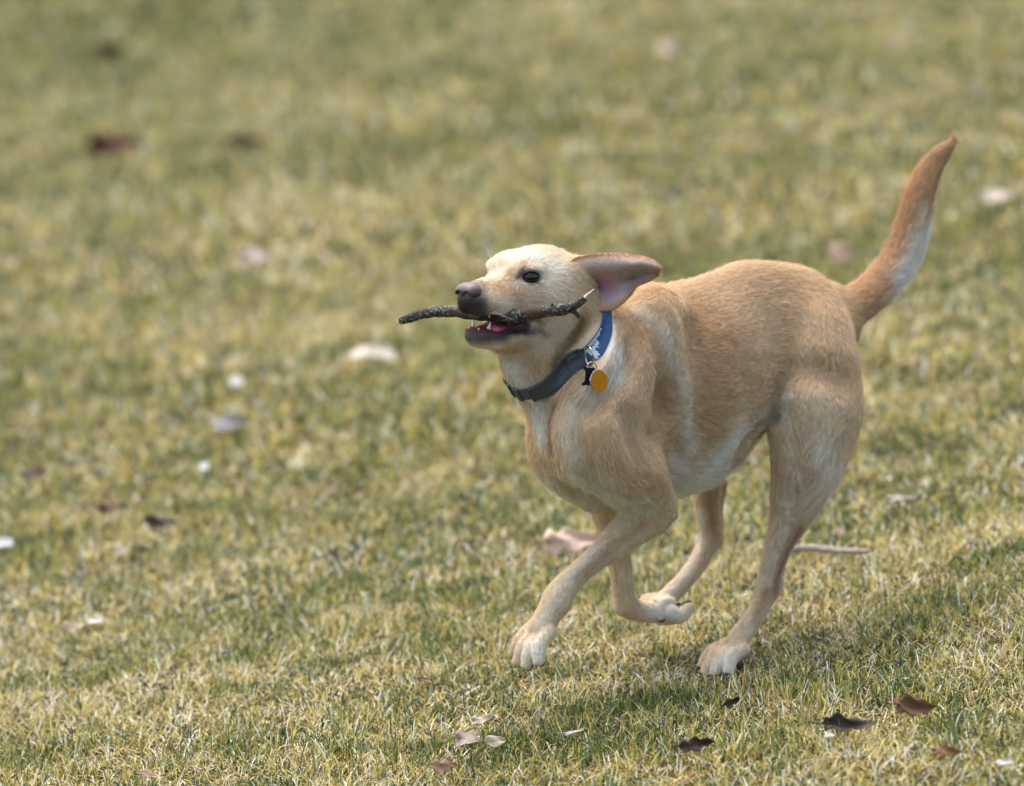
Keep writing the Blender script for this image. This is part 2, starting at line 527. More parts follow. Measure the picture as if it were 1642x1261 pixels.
# bone directions of the head for the fur
for a, b, r in (((-0.02, 0, -0.008), (-0.085, 0, -0.01), 0.03), ((-0.085, 0, 0.01), (-0.19, 0, 0.01), 0.045), ((-0.03, 0, -0.066), (-0.15, 0, -0.06), 0.02),
                ((-0.10, 0.03, -0.02), (-0.17, 0.045, -0.04), 0.026), ((-0.10, -0.03, -0.02), (-0.17, -0.045, -0.04), 0.026)):
    BONES.append((H(*a), H(*b), r, r, unit(H(*b) - H(*a)), 0.0055, 'head'))
# cheek folds above the mouth corner and creases of neck and shoulder
for (x0, y0, x1, y1) in ((835, 470, 868, 494), (826, 476, 858, 500), (842, 463, 876, 487)):
    a = P(x0, y0, -0.238); b = P(x1, y1, -0.226)
    fld.chain([(a, 0.0022), ((a + b) / 2 + HL * 0.001, 0.0028), (b, 0.002)], 0.004, 'cut')

# sculpting on the surface: muscles and skin folds
carve([(868, 640), (884, 685), (883, 722)], 0.010, 0.004, 0.016)             # chest groove
carve([(915, 630), (905, 690), (922, 740)], 0.020, 0.008, 0.02, 'add')
carve([(958, 640), (932, 690), (950, 745), (985, 800)], 0.016, 0.006, 0.02)                # front edge of the shoulder
carve([(965, 690), (990, 745), (1015, 785)], 0.026, 0.008, 0.02, 'add')                    # upper arm
carve([(1010, 640), (1035, 700), (1055, 760)], 0.026, 0.008, 0.02, 'add')                  # triceps
carve([(1000, 665), (1015, 720), (1030, 765)], 0.014, 0.005, 0.014)
carve([(1094, 670), (1087, 730), (1084, 790)], 0.010, 0.012, 0.016)                        # armpit fold
carve([(1062, 490), (1085, 560), (1097, 630), (1094, 690)], 0.014, 0.008, 0.016, 'add')    # shoulder blade ridge
carve([(1040, 510), (1060, 580), (1064, 650)], 0.018, 0.009, 0.018)
carve([(1112, 530), (1130, 610), (1122, 700)], 0.020, 0.007, 0.02)                         # behind the ribs
carve([(1150, 540), (1165, 620), (1150, 690)], 0.030, 0.004, 0.02, 'add')
carve([(1268, 590), (1254, 625), (1243, 662)], 0.010, 0.009, 0.016)                        # flank fold
carve([(1180, 735), (1198, 708), (1218, 684), (1238, 664)], 0.014, 0.018, 0.010)              # belly edge in front of the far thigh
carve([(1380, 598), (1350, 608), (1300, 600)], 0.024, 0.003, 0.03)                         # under the hip
carve([(1290, 640), (1305, 700), (1300, 750)], 0.030, 0.005, 0.03, 'add')
carve([(985, 545), (975, 590), (945, 630)], 0.018, 0.009, 0.02, 'add')                     # neck roll
carve([(1015, 520), (1008, 570), (985, 620), (950, 655)], 0.014, 0.007, 0.016)
carve([(940, 512), (918, 552), (893, 586)], 0.010, 0.011, 0.012)                           # cheek fold
carve([(1262, 660), (1268, 730), (1262, 800)], 0.014, 0.005, 0.016)
carve([(1000, 862), (965, 895), (930, 928)], 0.008, 0.004, 0.010)
carve([(1270, 845), (1252, 890), (1240, 930)], 0.006, 0.004, 0.006)
carve([(1146, 790), (1146, 825), (1148, 855)], 0.005, 0.004, 0.005)
V, F = fld.surface()
N = vnormals(V, F)
PX, PY, PZ = project(V)

# ------------------------------------------------------------------ fur maps on the body
keys = sorted(set(b[6] for b in BONES))
flow = np.zeros_like(V); flen = np.zeros(len(V)); wsum = np.zeros(len(V))
kw = {k: np.zeros(len(V)) for k in keys}
for a, b, ra, rb, d, ln, key in BONES:
    ba = b - a
    t = np.clip(((V - a) @ ba) / max(ba @ ba, 1e-9), 0, 1)
    ds = np.linalg.norm(V - a - t[:, None] * ba, axis=1) - (ra + (rb - ra) * t)
    w = np.exp(-np.maximum(ds, -0.01) / 0.010) + 1e-12
    flow += w[:, None] * d; flen += w * ln; wsum += w; kw[key] += w
flen /= wsum
for k in keys: kw[k] /= wsum
flow = unit(flow)

CREAM = srgb(248, 235, 212); TAN = srgb(230, 202, 160); GOLD = srgb(203, 167, 123); WHITE = srgb(253, 245, 230); BRN = srgb(164, 122, 82)
RED = srgb(206, 163, 116)
DARK = srgb(34, 30, 32)
C = np.tile(TAN, (len(V), 1))
def mixc(w, col):
    global C
    C = C * (1 - w[:, None]) + np.asarray(col) * w[:, None]
def sstep(x, a, b):
    t = np.clip((x - a) / (b - a), 0, 1)
    return t * t * (3 - 2 * t)
def spot3(c, r, col, s=1.0, p=2):
    mixc(s * np.exp(-(np.linalg.norm(V - c, axis=1) / r) ** p), col)
def surf(px, py):
    m = np.where((np.abs(PX - px) < 6) & (np.abs(PY - py) < 6))[0]
    if len(m) == 0:
        m = np.argsort((PX - px) ** 2 + (PY - py) ** 2)[:10]
    return V[m[np.argmin(PZ[m])]]
def stroke(pts, r, col, s=1.0):
    q = [surf(*p) for p in pts]
    d = np.full(len(V), 9.0)
    if len(q) == 1: d = np.linalg.norm(V - q[0], axis=1)
    for a, b in zip(q[:-1], q[1:]):
        ba = b - a
        t = np.clip(((V - a) @ ba) / max(ba @ ba, 1e-9), 0, 1)
        d = np.minimum(d, np.linalg.norm(V - a - t[:, None] * ba, axis=1))
    mixc(s * np.exp(-(d / (r / PXM)) ** 2), col)
mixc(0.70 * kw['head'], CREAM)
mixc(0.25 * kw['leg'], CREAM)
mixc(0.28 * kw['paw'], CREAM)
mixc(0.20 * kw['thigh'], CREAM)
mixc(0.85 * kw['tail'], RED)
# underside
und = sstep(-N[:, 2], 0.25, 0.8) * np.clip(kw['torso'] + 0.6 * kw['thigh'], 0, 1)
mixc(0.85 * und, WHITE)
stroke([(1105, 785), (1135, 770), (1160, 735), (1185, 705)], 34, WHITE, 0.95)
stroke([(1088, 780), (1088, 735)], 18, WHITE, 0.9)
stroke([(1105, 720), (1100, 680)], 18, CREAM, 0.7)
stroke([(1228, 668), (1256, 640), (1252, 665)], 11, WHITE, 0.85)
# golden flank and back, cream shoulder stripe
stroke([(1125, 500), (1165, 600), (1140, 680)], 42, GOLD, 0.75)
stroke([(1180, 560), (1210, 620)], 50, GOLD, 0.45)
stroke([(1060, 470), (1150, 450), (1250, 440), (1330, 470)], 34, GOLD, 0.45)
stroke([(1035, 490), (1076, 540), (1096, 610), (1098, 680), (1092, 720)], 18, CREAM, 0.75)
stroke([(1030, 520), (1055, 590), (1062, 650)], 22, GOLD, 0.85)
stroke([(1000, 560), (990, 600), (955, 632)], 20, WHITE, 0.95)
stroke([(978, 520), (982, 555)], 12, WHITE, 0.8)
stroke([(1010, 535), (1012, 570)], 9, GOLD, 0.7)
stroke([(1000, 650), (1030, 720)], 45, TAN, 0.6)
stroke([(1040, 780), (1010, 790)], 24, GOLD, 0.35)
stroke([(1330, 595), (1385, 590)], 24, GOLD, 0.45)
stroke([(1325, 725), (1345, 750)], 22, WHITE, 0.7)
stroke([(1310, 650), (1330, 690)], 40, CREAM, 0.4)
stroke([(1248, 690), (1246, 780)], 12, GOLD, 0.6)
stroke([(1262, 680), (1270, 760), (1250, 850), (1228, 930)], 16, CREAM, 0.5)
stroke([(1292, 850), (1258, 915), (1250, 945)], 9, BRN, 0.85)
stroke([(1235, 945), (1220, 990)], 8, GOLD, 0.7)
stroke([(950, 880), (915, 915), (895, 945), (865, 990)], 13, CREAM, 0.75)
stroke([(1035, 845), (985, 888), (945, 925)], 8, GOLD, 0.7)
stroke([(1118, 820), (1120, 860), (1095, 915), (1060, 950)], 9, WHITE, 0.8)
stroke([(1142, 800), (1148, 850)], 9, GOLD, 0.7)
stroke([(985, 900), (990, 960)], 8, GOLD, 0.4)
stroke([(1010, 890), (1012, 930)], 9, CREAM, 0.7)
for q in ([(850, 1040)], [(1075, 985)], [(1160, 1062)], [(1060, 965)]):
    stroke(q, 32, WHITE, 0.8)
# throat and chest
stroke([(815, 595), (845, 640), (860, 700)], 22, WHITE, 0.9)
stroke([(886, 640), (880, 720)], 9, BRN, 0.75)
stroke([(915, 650), (900, 705), (930, 760)], 18, CREAM, 0.7)
stroke([(870, 745), (905, 785)], 14, GOLD, 0.5)
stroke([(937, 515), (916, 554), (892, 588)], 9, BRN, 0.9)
stroke([(825, 560), (860, 575)], 20, GOLD, 0.6)
stroke([(900, 530), (880, 550)], 20, CREAM, 0.6)
stroke([(855, 530), (866, 520)], 10, WHITE, 0.7)
# tail: pale fringe under, dark tip
mt = kw['tail'] * sstep(N @ unit(L(1478, 415, 0) - L(1440, 395, 0)), 0.0, 0.6) * sstep(PY, 320, 400) * sstep(PY, 500, 470)
mixc(0.95 * mt, WHITE)
stroke([(1474, 390), (1462, 425), (1440, 458)], 17, WHITE, 0.9)
stroke([(1484, 345), (1478, 385)], 10, CREAM, 0.7)
stroke([(1500, 262), (1525, 232)], 22, BRN, 0.5)
# face
stroke([(820, 402), (860, 405), (890, 420)], 24, WHITE, 0.8)  # crown whitened: light falling on the head top put into the fur colour
stroke([(785, 452), (815, 462), (835, 478)], 17, GOLD, 0.75)
stroke([(780, 475), (800, 487)], 16, TAN, 0.6)
stroke([(833, 421)], 9, GOLD, 0.8)
stroke([(812, 436), (806, 452)], 9, GOLD, 0.8)
stroke([(848, 462), (870, 482), (890, 488)], 12, GOLD, 0.45)
stroke([(875, 440), (895, 465)], 20, CREAM, 0.7)
stroke([(830, 455), (852, 460)], 8, CREAM, 0.6)
for c, out, s in EYES:
    q = c + out * 0.004
    dd = np.linalg.norm((V - q), axis=1)
    mixc(0.95 * np.exp(-(dd / 0.0125) ** 6), DARK)
stroke([(833, 437), (824, 442)], 5, DARK, 0.8)
stroke([(858, 446), (866, 449)], 4, DARK, 0.8)
hu = (V - NOSE) @ HF; hv = (V - NOSE) @ HL; hw = (V - NOSE) @ HU
ish = np.clip(kw['head'] * 2, 0, 1)
# muzzle front and lips are dark
GRY = srgb(74, 66, 64)
mixc(ish * 0.95 * np.exp(-(((hu + 0.004) / 0.017) ** 4 + ((hw + 0.020) / 0.017) ** 4)), srgb(44, 38, 40))
mixc(ish * 0.60 * np.exp(-(((hu + 0.018) / 0.022) ** 2 + ((hw + 0.026) / 0.014) ** 2)), GRY)
mixc(ish * 0.85 * np.exp(-(np.linalg.norm(V - H(-0.010, 0, 0), axis=1) / 0.0235) ** 6), srgb(44, 38, 40))
mixc(ish * np.exp(-((hw + 0.0335) / 0.0035) ** 2) * sstep(hu, -0.112, -0.095) * 0.85, srgb(40, 34, 35))
mixc(ish * 0.95 * sstep(hu, -0.064, -0.046) * (hw < -0.041) * sstep(-hw, 0.079, 0.063), srgb(82, 75, 75))
liplow = ish * sstep(hu, -0.114, -0.104) * np.exp(-((hw - np.interp(hu, [-0.11, -0.06, -0.02], [-0.0600, -0.0565, -0.0475])) / 0.0050) ** 2)
mixc(np.clip(liplow, 0, 1) * 0.93, srgb(40, 34, 36))
mixc(ish * 0.5 * np.exp(-((hw + 0.082) / 0.006) ** 2) * sstep(hu, -0.06, -0.04), CREAM)
lipd = [surf(802, 526), surf(830, 527), surf(851, 519), surf(838, 514)]
lw = np.zeros(len(V))
for a_, b_2 in zip(lipd[:-1], lipd[1:]):
    for q_t in np.linspace(0, 1, 5):
        lw = np.maximum(lw, np.exp(-(np.linalg.norm(V - a_ - (b_2 - a_) * q_t, axis=1) / 0.0078) ** 4))
mixc(ish * lw * 0.95, srgb(40, 33, 36))
# inside of the mouth
inner = (np.abs(hv) < 0.030) & (hw < -0.031) & (hw > -0.060) & (hu > -0.116) & (np.abs(N @ HU) > 0.3) & (kw['head'] > 0.4) & (np.abs(hv) < 0.022 + 0.02 * np.clip(-hu / 0.1, 0, 1))
mixc(inner * 0.8, srgb(92, 42, 48))

nofur = np.zeros(len(V))
nofur = np.maximum(nofur, inner.astype(float))
nofur = np.maximum(nofur, ish * lw)
for c, out, s in EYES:
    nofur = np.maximum(nofur, np.exp(-(np.linalg.norm(V - c - out * 0.003, axis=1) / 0.0125) ** 8))
nofur = np.maximum(nofur, (np.linalg.norm((V - H(-0.008, 0, 0.001)) / 1.0, axis=1) < 0.021).astype(float))
CN = unit(np.array([-0.46, -0.58, 0.60]))
CC = P(905, 549, -0.14) + CN * 0.022
oc = (V - CC) @ CN
rcol = np.linalg.norm(V - CC - oc[:, None] * CN, axis=1)
nofur = np.maximum(nofur, ((oc > -0.011) & (oc < 0.013) & (rcol < 0.14)).astype(float))
flen *= 1 + 1.3 * np.clip(mt, 0, 1)
flen = np.where(und > 0.3, flen * 1.3, flen)
for q, r_, m_ in (((1336, 765), 0.028, 2.6), ((1318, 800), 0.024, 2.2), ((1345, 745), 0.024, 1.6), ((990, 600), 0.03, 0.5), ((880, 760), 0.03, 0.5)):
    flen *= 1 + m_ * np.exp(-(np.linalg.norm(V - surf(*q), axis=1) / r_) ** 2)
flen *= 1 - 0.45 * np.clip(ish * sstep(hu, -0.10, -0.03), 0, 1)

dog = bpy.data.objects.new("dog", None)
COL.objects.link(dog)
dog.location = (0.25, 0.0, 0.0)
tag(dog, "running yellow dog with ears flying and tail raised, carrying a stick in its mouth", "dog")
DOGLOC = np.array(dog.location)
def part(name, V_, F_, mat, parent=dog, colors=None, smooth=True):
    return mesh_obj(name, np.asarray(V_) - DOGLOC, F_, mat, parent, colors, smooth)
skin_m = tinted("skin", rough=0.85, spec=0.15)
body = part("body", V, F, skin_m, colors=C)

# ------------------------------------------------------------------ ears
def ear_grid(mirror=False):
    up_e = np.array([(914, 420), (922, 413), (940, 408.5), (975, 406), (1010, 408), (1036, 413), (1051, 419), (1059, 428)], float)
    lo_e = np.array([(930, 492), (944, 496), (962, 500), (985, 497), (1005, 480), (1020, 458), (1037, 453), (1053, 444)], float)
    nu, nv = 40, 28
    s = np.linspace(0, 1, nu)
    def interp(a):
        t = np.linspace(0, 1, len(a))
        r = np.stack([np.interp(s, t, a[:, i]) for i in range(2)], 1)
        for _ in range(3):
            r[1:-1] = (r[:-2] + 2 * r[1:-1] + r[2:]) / 4
        return r
    U_, L_ = interp(up_e), interp(lo_e)
    pts = np.zeros((nu, nv, 3)); col = np.zeros((nu, nv, 3)); hair = np.zeros((nu, nv))
    q = np.linspace(0, 1, nv)
    prof = np.interp(q, [0, 0.12, 0.28, 0.42, 0.62, 0.85, 1], [0.010, -0.012, -0.019, 0.004, 0.018, 0.010, -0.003])
    prof = np.convolve(np.pad(prof, 2, mode='edge'), np.ones(5) / 5, 'valid')
    for i in range(nu):
        amp = np.interp(s[i], [0, 0.3, 0.65, 1], [0.25, 0.55, 1.0, 0.25])
        bowl = np.interp(s[i], [0, 0.2, 0.55, 0.8, 1], [0.010, 0.010, 0.008, 0.0, -0.004])
        for j in range(nv):
            p2 = U_[i] * (1 - q[j]) + L_[i] * q[j]
            y = -0.183 + 0.012 * s[i] + amp * prof[j] + bowl * math.sin(math.pi * q[j])
            pts[i, j] = P(p2[0], p2[1], y)
            def sp(cx_, cy_, rx_, ry_): return math.exp(-((p2[0] - cx_) / rx_) ** 2 - ((p2[1] - cy_) / ry_) ** 2)
            pink = min(1.0, 1.15 * sp(969, 458, 27, 21))
            dk = sp(955, 459, 13, 15)
            rim = max(math.exp(-(q[j] / 0.10) ** 2), math.exp(-((1 - q[j]) / 0.09) ** 2), math.exp(-((1 - s[i]) / 0.10) ** 2), 0.6 * math.exp(-((s[i] - 0.16) / 0.05) ** 2 - ((q[j] - 0.25) / 0.3) ** 2))
            c = srgb(206, 188, 172)
            for w_, k_ in ((0.85 * sp(1002, 472, 20, 17), srgb(240, 230, 220)), (0.9 * (1 - sstep(p2[0], 932, 950)), srgb(240, 222, 198)), (0.6 * sp(922, 440, 5, 13), srgb(120, 100, 92)), (0.9 * pink, srgb(196, 134, 148)), (0.85 * dk, srgb(112, 56, 72)), (0.5 * sp(1012, 446, 16, 4), srgb(150, 120, 100)), (0.8 * sp(952, 493, 14, 7), srgb(190, 136, 84))):  # includes a thin tan-brown crease: shade of the ear fold put into the colour
                c = c * (1 - w_) + k_ * w_
            c = c * (1 - 0.8 * rim) + srgb(196, 142, 90) * 0.8 * rim
            col[i, j] = c
            hair[i, j] = 1 - min(1, 1.25 * pink + dk)
    return pts, col, hair
EARS = []
ear_pts, ear_col, ear_hair = ear_grid()
ear_m = tinted("ear_skin", rough=0.7, spec=0.25, trans=0.15)
for mirror in (False, True):
    pts = ear_pts.copy()
    if mirror:
        rel = pts - NOSE
        v = rel @ HL
        pts = pts - 2 * v[..., None] * HL
        pts = pts - HF * 0.045 - HU * 0.012
    nu, nv = pts.shape[:2]
    du = np.gradient(pts, axis=0); dv = np.gradient(pts, axis=1)
    nn = unit(np.cross(du, dv))
    if (nn[nu // 2, nv // 2] @ (np.array([0, -1, 0]) if not mirror else -np.array([0, -1, 0]))) < 0: nn = -nn
    th = 0.0015
    front = pts + nn * th; back = pts - nn * th
    vv = np.concatenate([front.reshape(-1, 3), back.reshape(-1, 3)])
    backcol = np.tile(srgb(222, 178, 126), (nu * nv, 1))
    cc = np.concatenate([ear_col.reshape(-1, 3), backcol])
    fs = []
    o = nu * nv
    for i in range(nu - 1):
        for j in range(nv - 1):
            a, b, c, d = i * nv + j, (i + 1) * nv + j, (i + 1) * nv + j + 1, i * nv + j + 1
            fs.append((a, b, c, d)); fs.append((o + d, o + c, o + b, o + a))
    rim = [(i, 0) for i in range(nu)] + [(nu - 1, j) for j in range(1, nv)] + [(i, nv - 1) for i in range(nu - 2, -1, -1)] + [(0, j) for j in range(nv - 2, 0, -1)]
    for (a, b) in zip(rim, rim[1:] + rim[:1]):
        ia, ib = a[0] * nv + a[1], b[0] * nv + b[1]
        fs.append((ib, ia, o + ia, o + ib))
    e = part("ear", vv, np.array(fs), ear_m, colors=cc)
    EARS.append((vv, np.array(fs), cc, np.concatenate([ear_hair.reshape(-1), np.ones(nu * nv)])))

# ------------------------------------------------------------------ fur
fur_m, n_, l_, b_ = material("fur")
at = n_.new("ShaderNodeAttribute"); at.attribute_name = "tint"
l_.new(at.outputs["Color"], b_.inputs["Base Color"])
b_.inputs["Roughness"].default_value = 0.42
b_.inputs["Specular IOR Level"].default_value = 0.4
tr = n_.new("ShaderNodeBsdfTranslucent"); l_.new(at.outputs["Color"], tr.inputs["Color"])
mx = n_.new("ShaderNodeMixShader"); mx.inputs[0].default_value = 0.25
l_.new(b_.outputs[0], mx.inputs[1]); l_.new(tr.outputs[0], mx.inputs[2])
l_.new(mx.outputs[0], n_["Material Output"].inputs["Surface"])

def make_fur(name, parent, V, F, N, flow, flen, keep, C, count, lift=0.22, seed=1, radius=0.00022, hug=None):
    g = np.random.default_rng(seed)
    T = np.concatenate([F[:, [0, 1, 2]], F[:, [0, 2, 3]]])
    e1 = V[T[:, 1]] - V[T[:, 0]]; e2 = V[T[:, 2]] - V[T[:, 0]]
    ar = np.linalg.norm(np.cross(e1, e2), axis=1) * keep[T].mean(1)
    cdf = np.cumsum(ar); cdf /= cdf[-1]
    t = T[np.searchsorted(cdf, g.random(count))]
    r1 = np.sqrt(g.random(count)); r2 = g.random(count)
    w = np.stack([1 - r1, r1 * (1 - r2), r1 * r2], 1)
    def ip(A): return (A[t] * (w if A.ndim == 1 else w[:, :, None])).sum(1)
    p = ip(V); n = unit(ip(N)); d = ip(flow); ln = ip(flen); c = ip(C)
    d = unit(d - (d * n).sum(1)[:, None] * n)
    side = np.cross(n, d)
    cl = vnoise(p * 95); cl2 = vnoise(p * 260 + 11); cl3 = vnoise(p * 28 + 5)
    ang = (cl - 0.5) * 0.7 + (cl3 - 0.5) * 0.3 + g.normal(0, 0.14, count)
    streak = vnoise(np.stack([(p * side).sum(1) * 300, (p * d).sum(1) * 62, (p * n).sum(1) * 40], 1) + 50)
    d = d * np.cos(ang)[:, None] + side * np.sin(ang)[:, None]
    ln = ln * (0.75 + 0.4 * g.random(count)) * (0.85 + 0.3 * cl2)
    guard = g.random(count) < 0.07
    up = lift * (0.6 + 0.8 * g.random(count)) * (0.45 + 1.1 * streak)
    up = np.where(guard, up * 2.3, up); ln = np.where(guard, ln * 1.25, ln)
    k = 4
    pos = np.zeros((count, k, 3), np.float32)
    for i in range(k):
        s = i / (k - 1)
        q = p + (d * (s * ln)[:, None])
        hgt = (up * ln) * (s - 0.45 * s * s) - (0.0006 if i == 0 else 0.0)
        if hug is None:
            q = q + n * hgt[:, None]
        else:
            for _ in range(2):
                q = q + n * np.clip(hgt - hug(q), -0.004, 0.004)[:, None]
        pos[:, i] = q
    hc = bpy.data.hair_curves.new(name)
    hc.add_curves([k] * count)
    hc.attributes["position"].data.foreach_set("vector", pos.ravel()) if "position" in hc.attributes else hc.position_data.foreach_set("vector", pos.ravel())
    ra = hc.attributes.get("radius") or hc.attributes.new("radius", 'FLOAT', 'POINT')
    rr = np.tile(np.array([1.0, 0.9, 0.65, 0.12], np.float32) * radius, count)
    ra.data.foreach_set("value", rr)
    var = (0.82 + 0.32 * g.random(count)) * (0.74 + 0.50 * streak)
    c4 = np.ones((count, 4), np.float32); c4[:, :3] = np.clip(c * var[:, None], 0, 0.95)
    a = hc.attributes.new("tint", 'FLOAT_COLOR', 'CURVE')
    a.data.foreach_set("color", c4.ravel())
    hc.materials.append(fur_m)
    o = bpy.data.objects.new(name, hc)
    COL.objects.link(o)
    o.parent = parent
    tag(o, kind="stuff")
    return o
for ei, (vv, fs_, cc, hh) in enumerate(EARS):
    if QUICK == "shape": break
    en = vnormals(vv, fs_)
    fl = np.tile(unit(np.array([1.0, 0.15, -0.15])), (len(vv), 1)) if ei == 0 else np.tile(unit(-HF), (len(vv), 1))
    make_fur("ear_fur", dog, vv - DOGLOC, fs_, en, fl, np.full(len(vv), 0.0055), hh * 0.9 + 0.1 * (hh > 0.3), cc, 16000, seed=40 + ei, lift=0.22, radius=0.0002)
if QUICK != "shape":
    make_fur("fur", dog, V - DOGLOC, F, N, flow, flen, 1 - nofur, C, 60000 if QUICK else 620000, seed=2, radius=0.0005 if QUICK else 0.00023, hug=lambda q: fld.sample(q + DOGLOC))

# ------------------------------------------------------------------ eyes, nose, mouth, claws
def uv_sphere(c, fr, r, nu=20, nv=14):
    vs, fs = [], []
    for i in range(nv + 1):
        th = math.pi * i / nv
        for j in range(nu):
            ph = 2 * math.pi * j / nu
            vs.append(c + fr[0] * r[0] * math.cos(th) + fr[1] * r[1] * math.sin(th) * math.cos(ph) + fr[2] * r[2] * math.sin(th) * math.sin(ph))
    for i in range(nv):
        for j in range(nu):
            fs.append((i * nu + j, (i + 1) * nu + j, (i + 1) * nu + (j + 1) % nu, i * nu + (j + 1) % nu))
    return np.array(vs), np.array(fs)
eye_m = tinted("eye", rough=0.10, spec=0.5, coat=0.3)
for c, out, s in EYES:
    side = unit(np.cross(HU, out)); up = np.cross(out, side)
    vs, fs = uv_sphere(c - out * 0.0035, [out, side, up], (0.0105, 0.0115, 0.0108), 32, 24)
    a = np.arccos(np.clip(unit(vs - (c - out * 0.0035)) @ unit(out + 0.1 * HF), -1, 1))
    cc = np.where((a < 0.50)[:, None], srgb(8, 8, 10), np.where((a < 0.95)[:, None], srgb(40, 25, 17), srgb(46, 38, 36)))
    part("eye", vs, fs, eye_m, colors=cc)
# nose
nf_ = Field(H(-0.008, 0, 0) - 0.042, H(-0.008, 0, 0) + 0.042, 0.0010)
def nell(u, v, w, r, k=0.005, mode='add', both=True):
    for s in ((1, -1) if v and both else (1,)):
        nf_.ell(H(u, v * s, w), HFR, r, k, mode)
nell(-0.012, 0, 0.001, (0.0150, 0.0180, 0.0125), both=False)
nell(-0.010, 0.0095, -0.001, (0.0130, 0.0105, 0.0108))
nell(-0.009, 0, -0.0095, (0.0110, 0.0085, 0.0085), both=False)
for s_ in (1, -1):
    nf_.ell(H(0.0030, 0.0078 * s_, -0.0020), HFR, (0.0068, 0.0044, 0.0042), 0.002, 'cut')
    nf_.chain([(H(0.0015, 0.0100 * s_, -0.0035), 0.0022), (H(-0.0030, 0.0165 * s_, -0.0055), 0.0018), (H(-0.0090, 0.0205 * s_, -0.0045), 0.0012)], 0.002, 'cut')
nf_.ell(H(0.0035, 0, -0.012), HFR, (0.003, 0.0008, 0.010), 0.002, 'cut')
nv_, nq_ = nf_.surface()
nw = (nv_ - NOSE) @ HU; nu_ = (nv_ - NOSE) @ HF; nvv = np.abs((nv_ - NOSE) @ HL)
k = sstep(nw, -0.008, 0.009)[:, None]
ncol = srgb(46, 39, 42) * (1 - k) + srgb(98, 74, 78) * k
nost = np.exp(-(((nvv - 0.0075) / 0.005) ** 2 + ((nw + 0.0015) / 0.0048) ** 2))[:, None] * (nu_ > -0.006)[:, None]
ncol = ncol * (1 - 0.93 * nost) + srgb(16, 11, 13) * 0.93 * nost
part("nose", nv_, nq_, tinted("nose_leather", rough=0.36, spec=0.5, bump=0.35, scale=900, var=0.12), colors=ncol)
# tongue
tf = Field(H(-0.09, 0, -0.06) - 0.075, H(-0.05, 0, -0.05) + 0.075, 0.002)
tn = [(H(-0.110, 0, -0.060), 0.013), (H(-0.080, 0.004, -0.0615), 0.0125), (H(-0.055, 0.009, -0.0560), 0.0105), (H(-0.044, 0.014, -0.0530), 0.008)]
tf.chain(tn, 0.01, frame=[HF, HL, HU], scale=(1, 0.72, 1.35))
tv, tq = tf.surface()
part("tongue", tv, tq, simple("tongue", srgb(206, 88, 118), 0.32, spec=0.6, noise=0.15, scale=200, bump=0.2))
# teeth
tooth_m = simple("tooth", srgb(236, 228, 208), 0.25, spec=0.6)
def cone(base, tip, r, bend=np.zeros(3), n=10, m=6):
    ax = unit(tip - base)
    s = unit(np.cross(ax, np.array([0.3, 0.5, 0.8]))); t = np.cross(ax, s)
    vs, fs = [], []
    for i in range(m + 1):
        f = i / m
        c = base * (1 - f) + tip * f + bend * math.sin(math.pi * f)
        rr = r * (1 - f) ** 0.75 if i < m else r * 0.05
        for j in range(n):
            a = 2 * math.pi * j / n
            vs.append(c + rr * (s * math.cos(a) + t * math.sin(a)))
    for i in range(m):
        for j in range(n):
            fs.append((i * n + j, i * n + (j + 1) % n, (i + 1) * n + (j + 1) % n, (i + 1) * n + j))
    fs.append(tuple(range(n))[::-1]); fs.append(tuple(range(m * n, m * n + n)))
    return vs, fs
for s in (1, -1):
    vs, fs = cone(H(-0.034, 0.0145 * s, -0.053), H(-0.036, 0.0170 * s, -0.0415), 0.0034, HF * 0.001)
    part("tooth", vs, fs, tooth_m)
    vs, fs = cone(H(-0.030, 0.0175 * s, -0.028), H(-0.032, 0.0185 * s, -0.0360), 0.0030)
    part("tooth", vs, fs, tooth_m)
    for q in range(3):
        vs, fs = cone(H(-0.058 - 0.012 * q, (0.020 + 0.002 * q) * s, -0.066), H(-0.058 - 0.012 * q, (0.021 + 0.002 * q) * s, -0.0555), 0.0045)
        part("tooth", vs, fs, tooth_m)
    for q in range(3):
        vs, fs = cone(H(-0.0225 + 0.0015 * q, (0.002 + 0.0038 * q) * s * 1.0, -0.052), H(-0.021, (0.002 + 0.0038 * q) * s, -0.0490), 0.0018)
        part("tooth", vs, fs, tooth_m)
claw_m = simple("claw", srgb(40, 32, 32), 0.35, spec=0.5, noise=0.3, scale=300)
pad_m = simple("paw_pad", srgb(58, 50, 52), 0.75, spec=0.3, noise=0.2, scale=700, bump=0.5)
for c, d, s, up in CLAWS:
    vs, fs = cone(c - d * 0.004, c + d * 0.0055 * s, 0.0030 * s, up * 0.0010)
    part("claw", vs, fs, claw_m)
for c, d, up, r in PADS:
    vs, fs = uv_sphere(c, [up, d, np.cross(up, d)], (r[2], r[0], r[1]), 14, 8)
    part("paw_pad", vs, fs, pad_m)

# whiskers and brow hairs
wk = []
wr = random.Random(5)
for sd in (1, -1):
    for i in range(11):
        u, w = wr.uniform(-0.055, -0.022), wr.uniform(-0.028, -0.010)
        b0 = H(u, 0.026 * sd, w)
        dr = unit(HL * sd * 1.0 - HF * wr.uniform(0.2, 0.9) + HU * wr.uniform(-0.45, 0.1))
        wk.append((b0, dr, wr.uniform(0.020, 0.038)))
    for i in range(4):
        b0 = H(-0.090 + 0.004 * i, (0.034 - 0.003 * i) * sd, 0.036)
        wk.append((b0, unit(HU * 1.0 + HL * sd * 0.35 + HF * wr.uniform(-0.3, 0.4)), wr.uniform(0.018, 0.028)))
    for i in range(4):
        b0 = H(-0.028 - 0.006 * i, 0.012 * sd, -0.076)
        wk.append((b0, unit(-HU * 1.0 + HL * sd * 0.5 + HF * 0.4), wr.uniform(0.008, 0.014)))
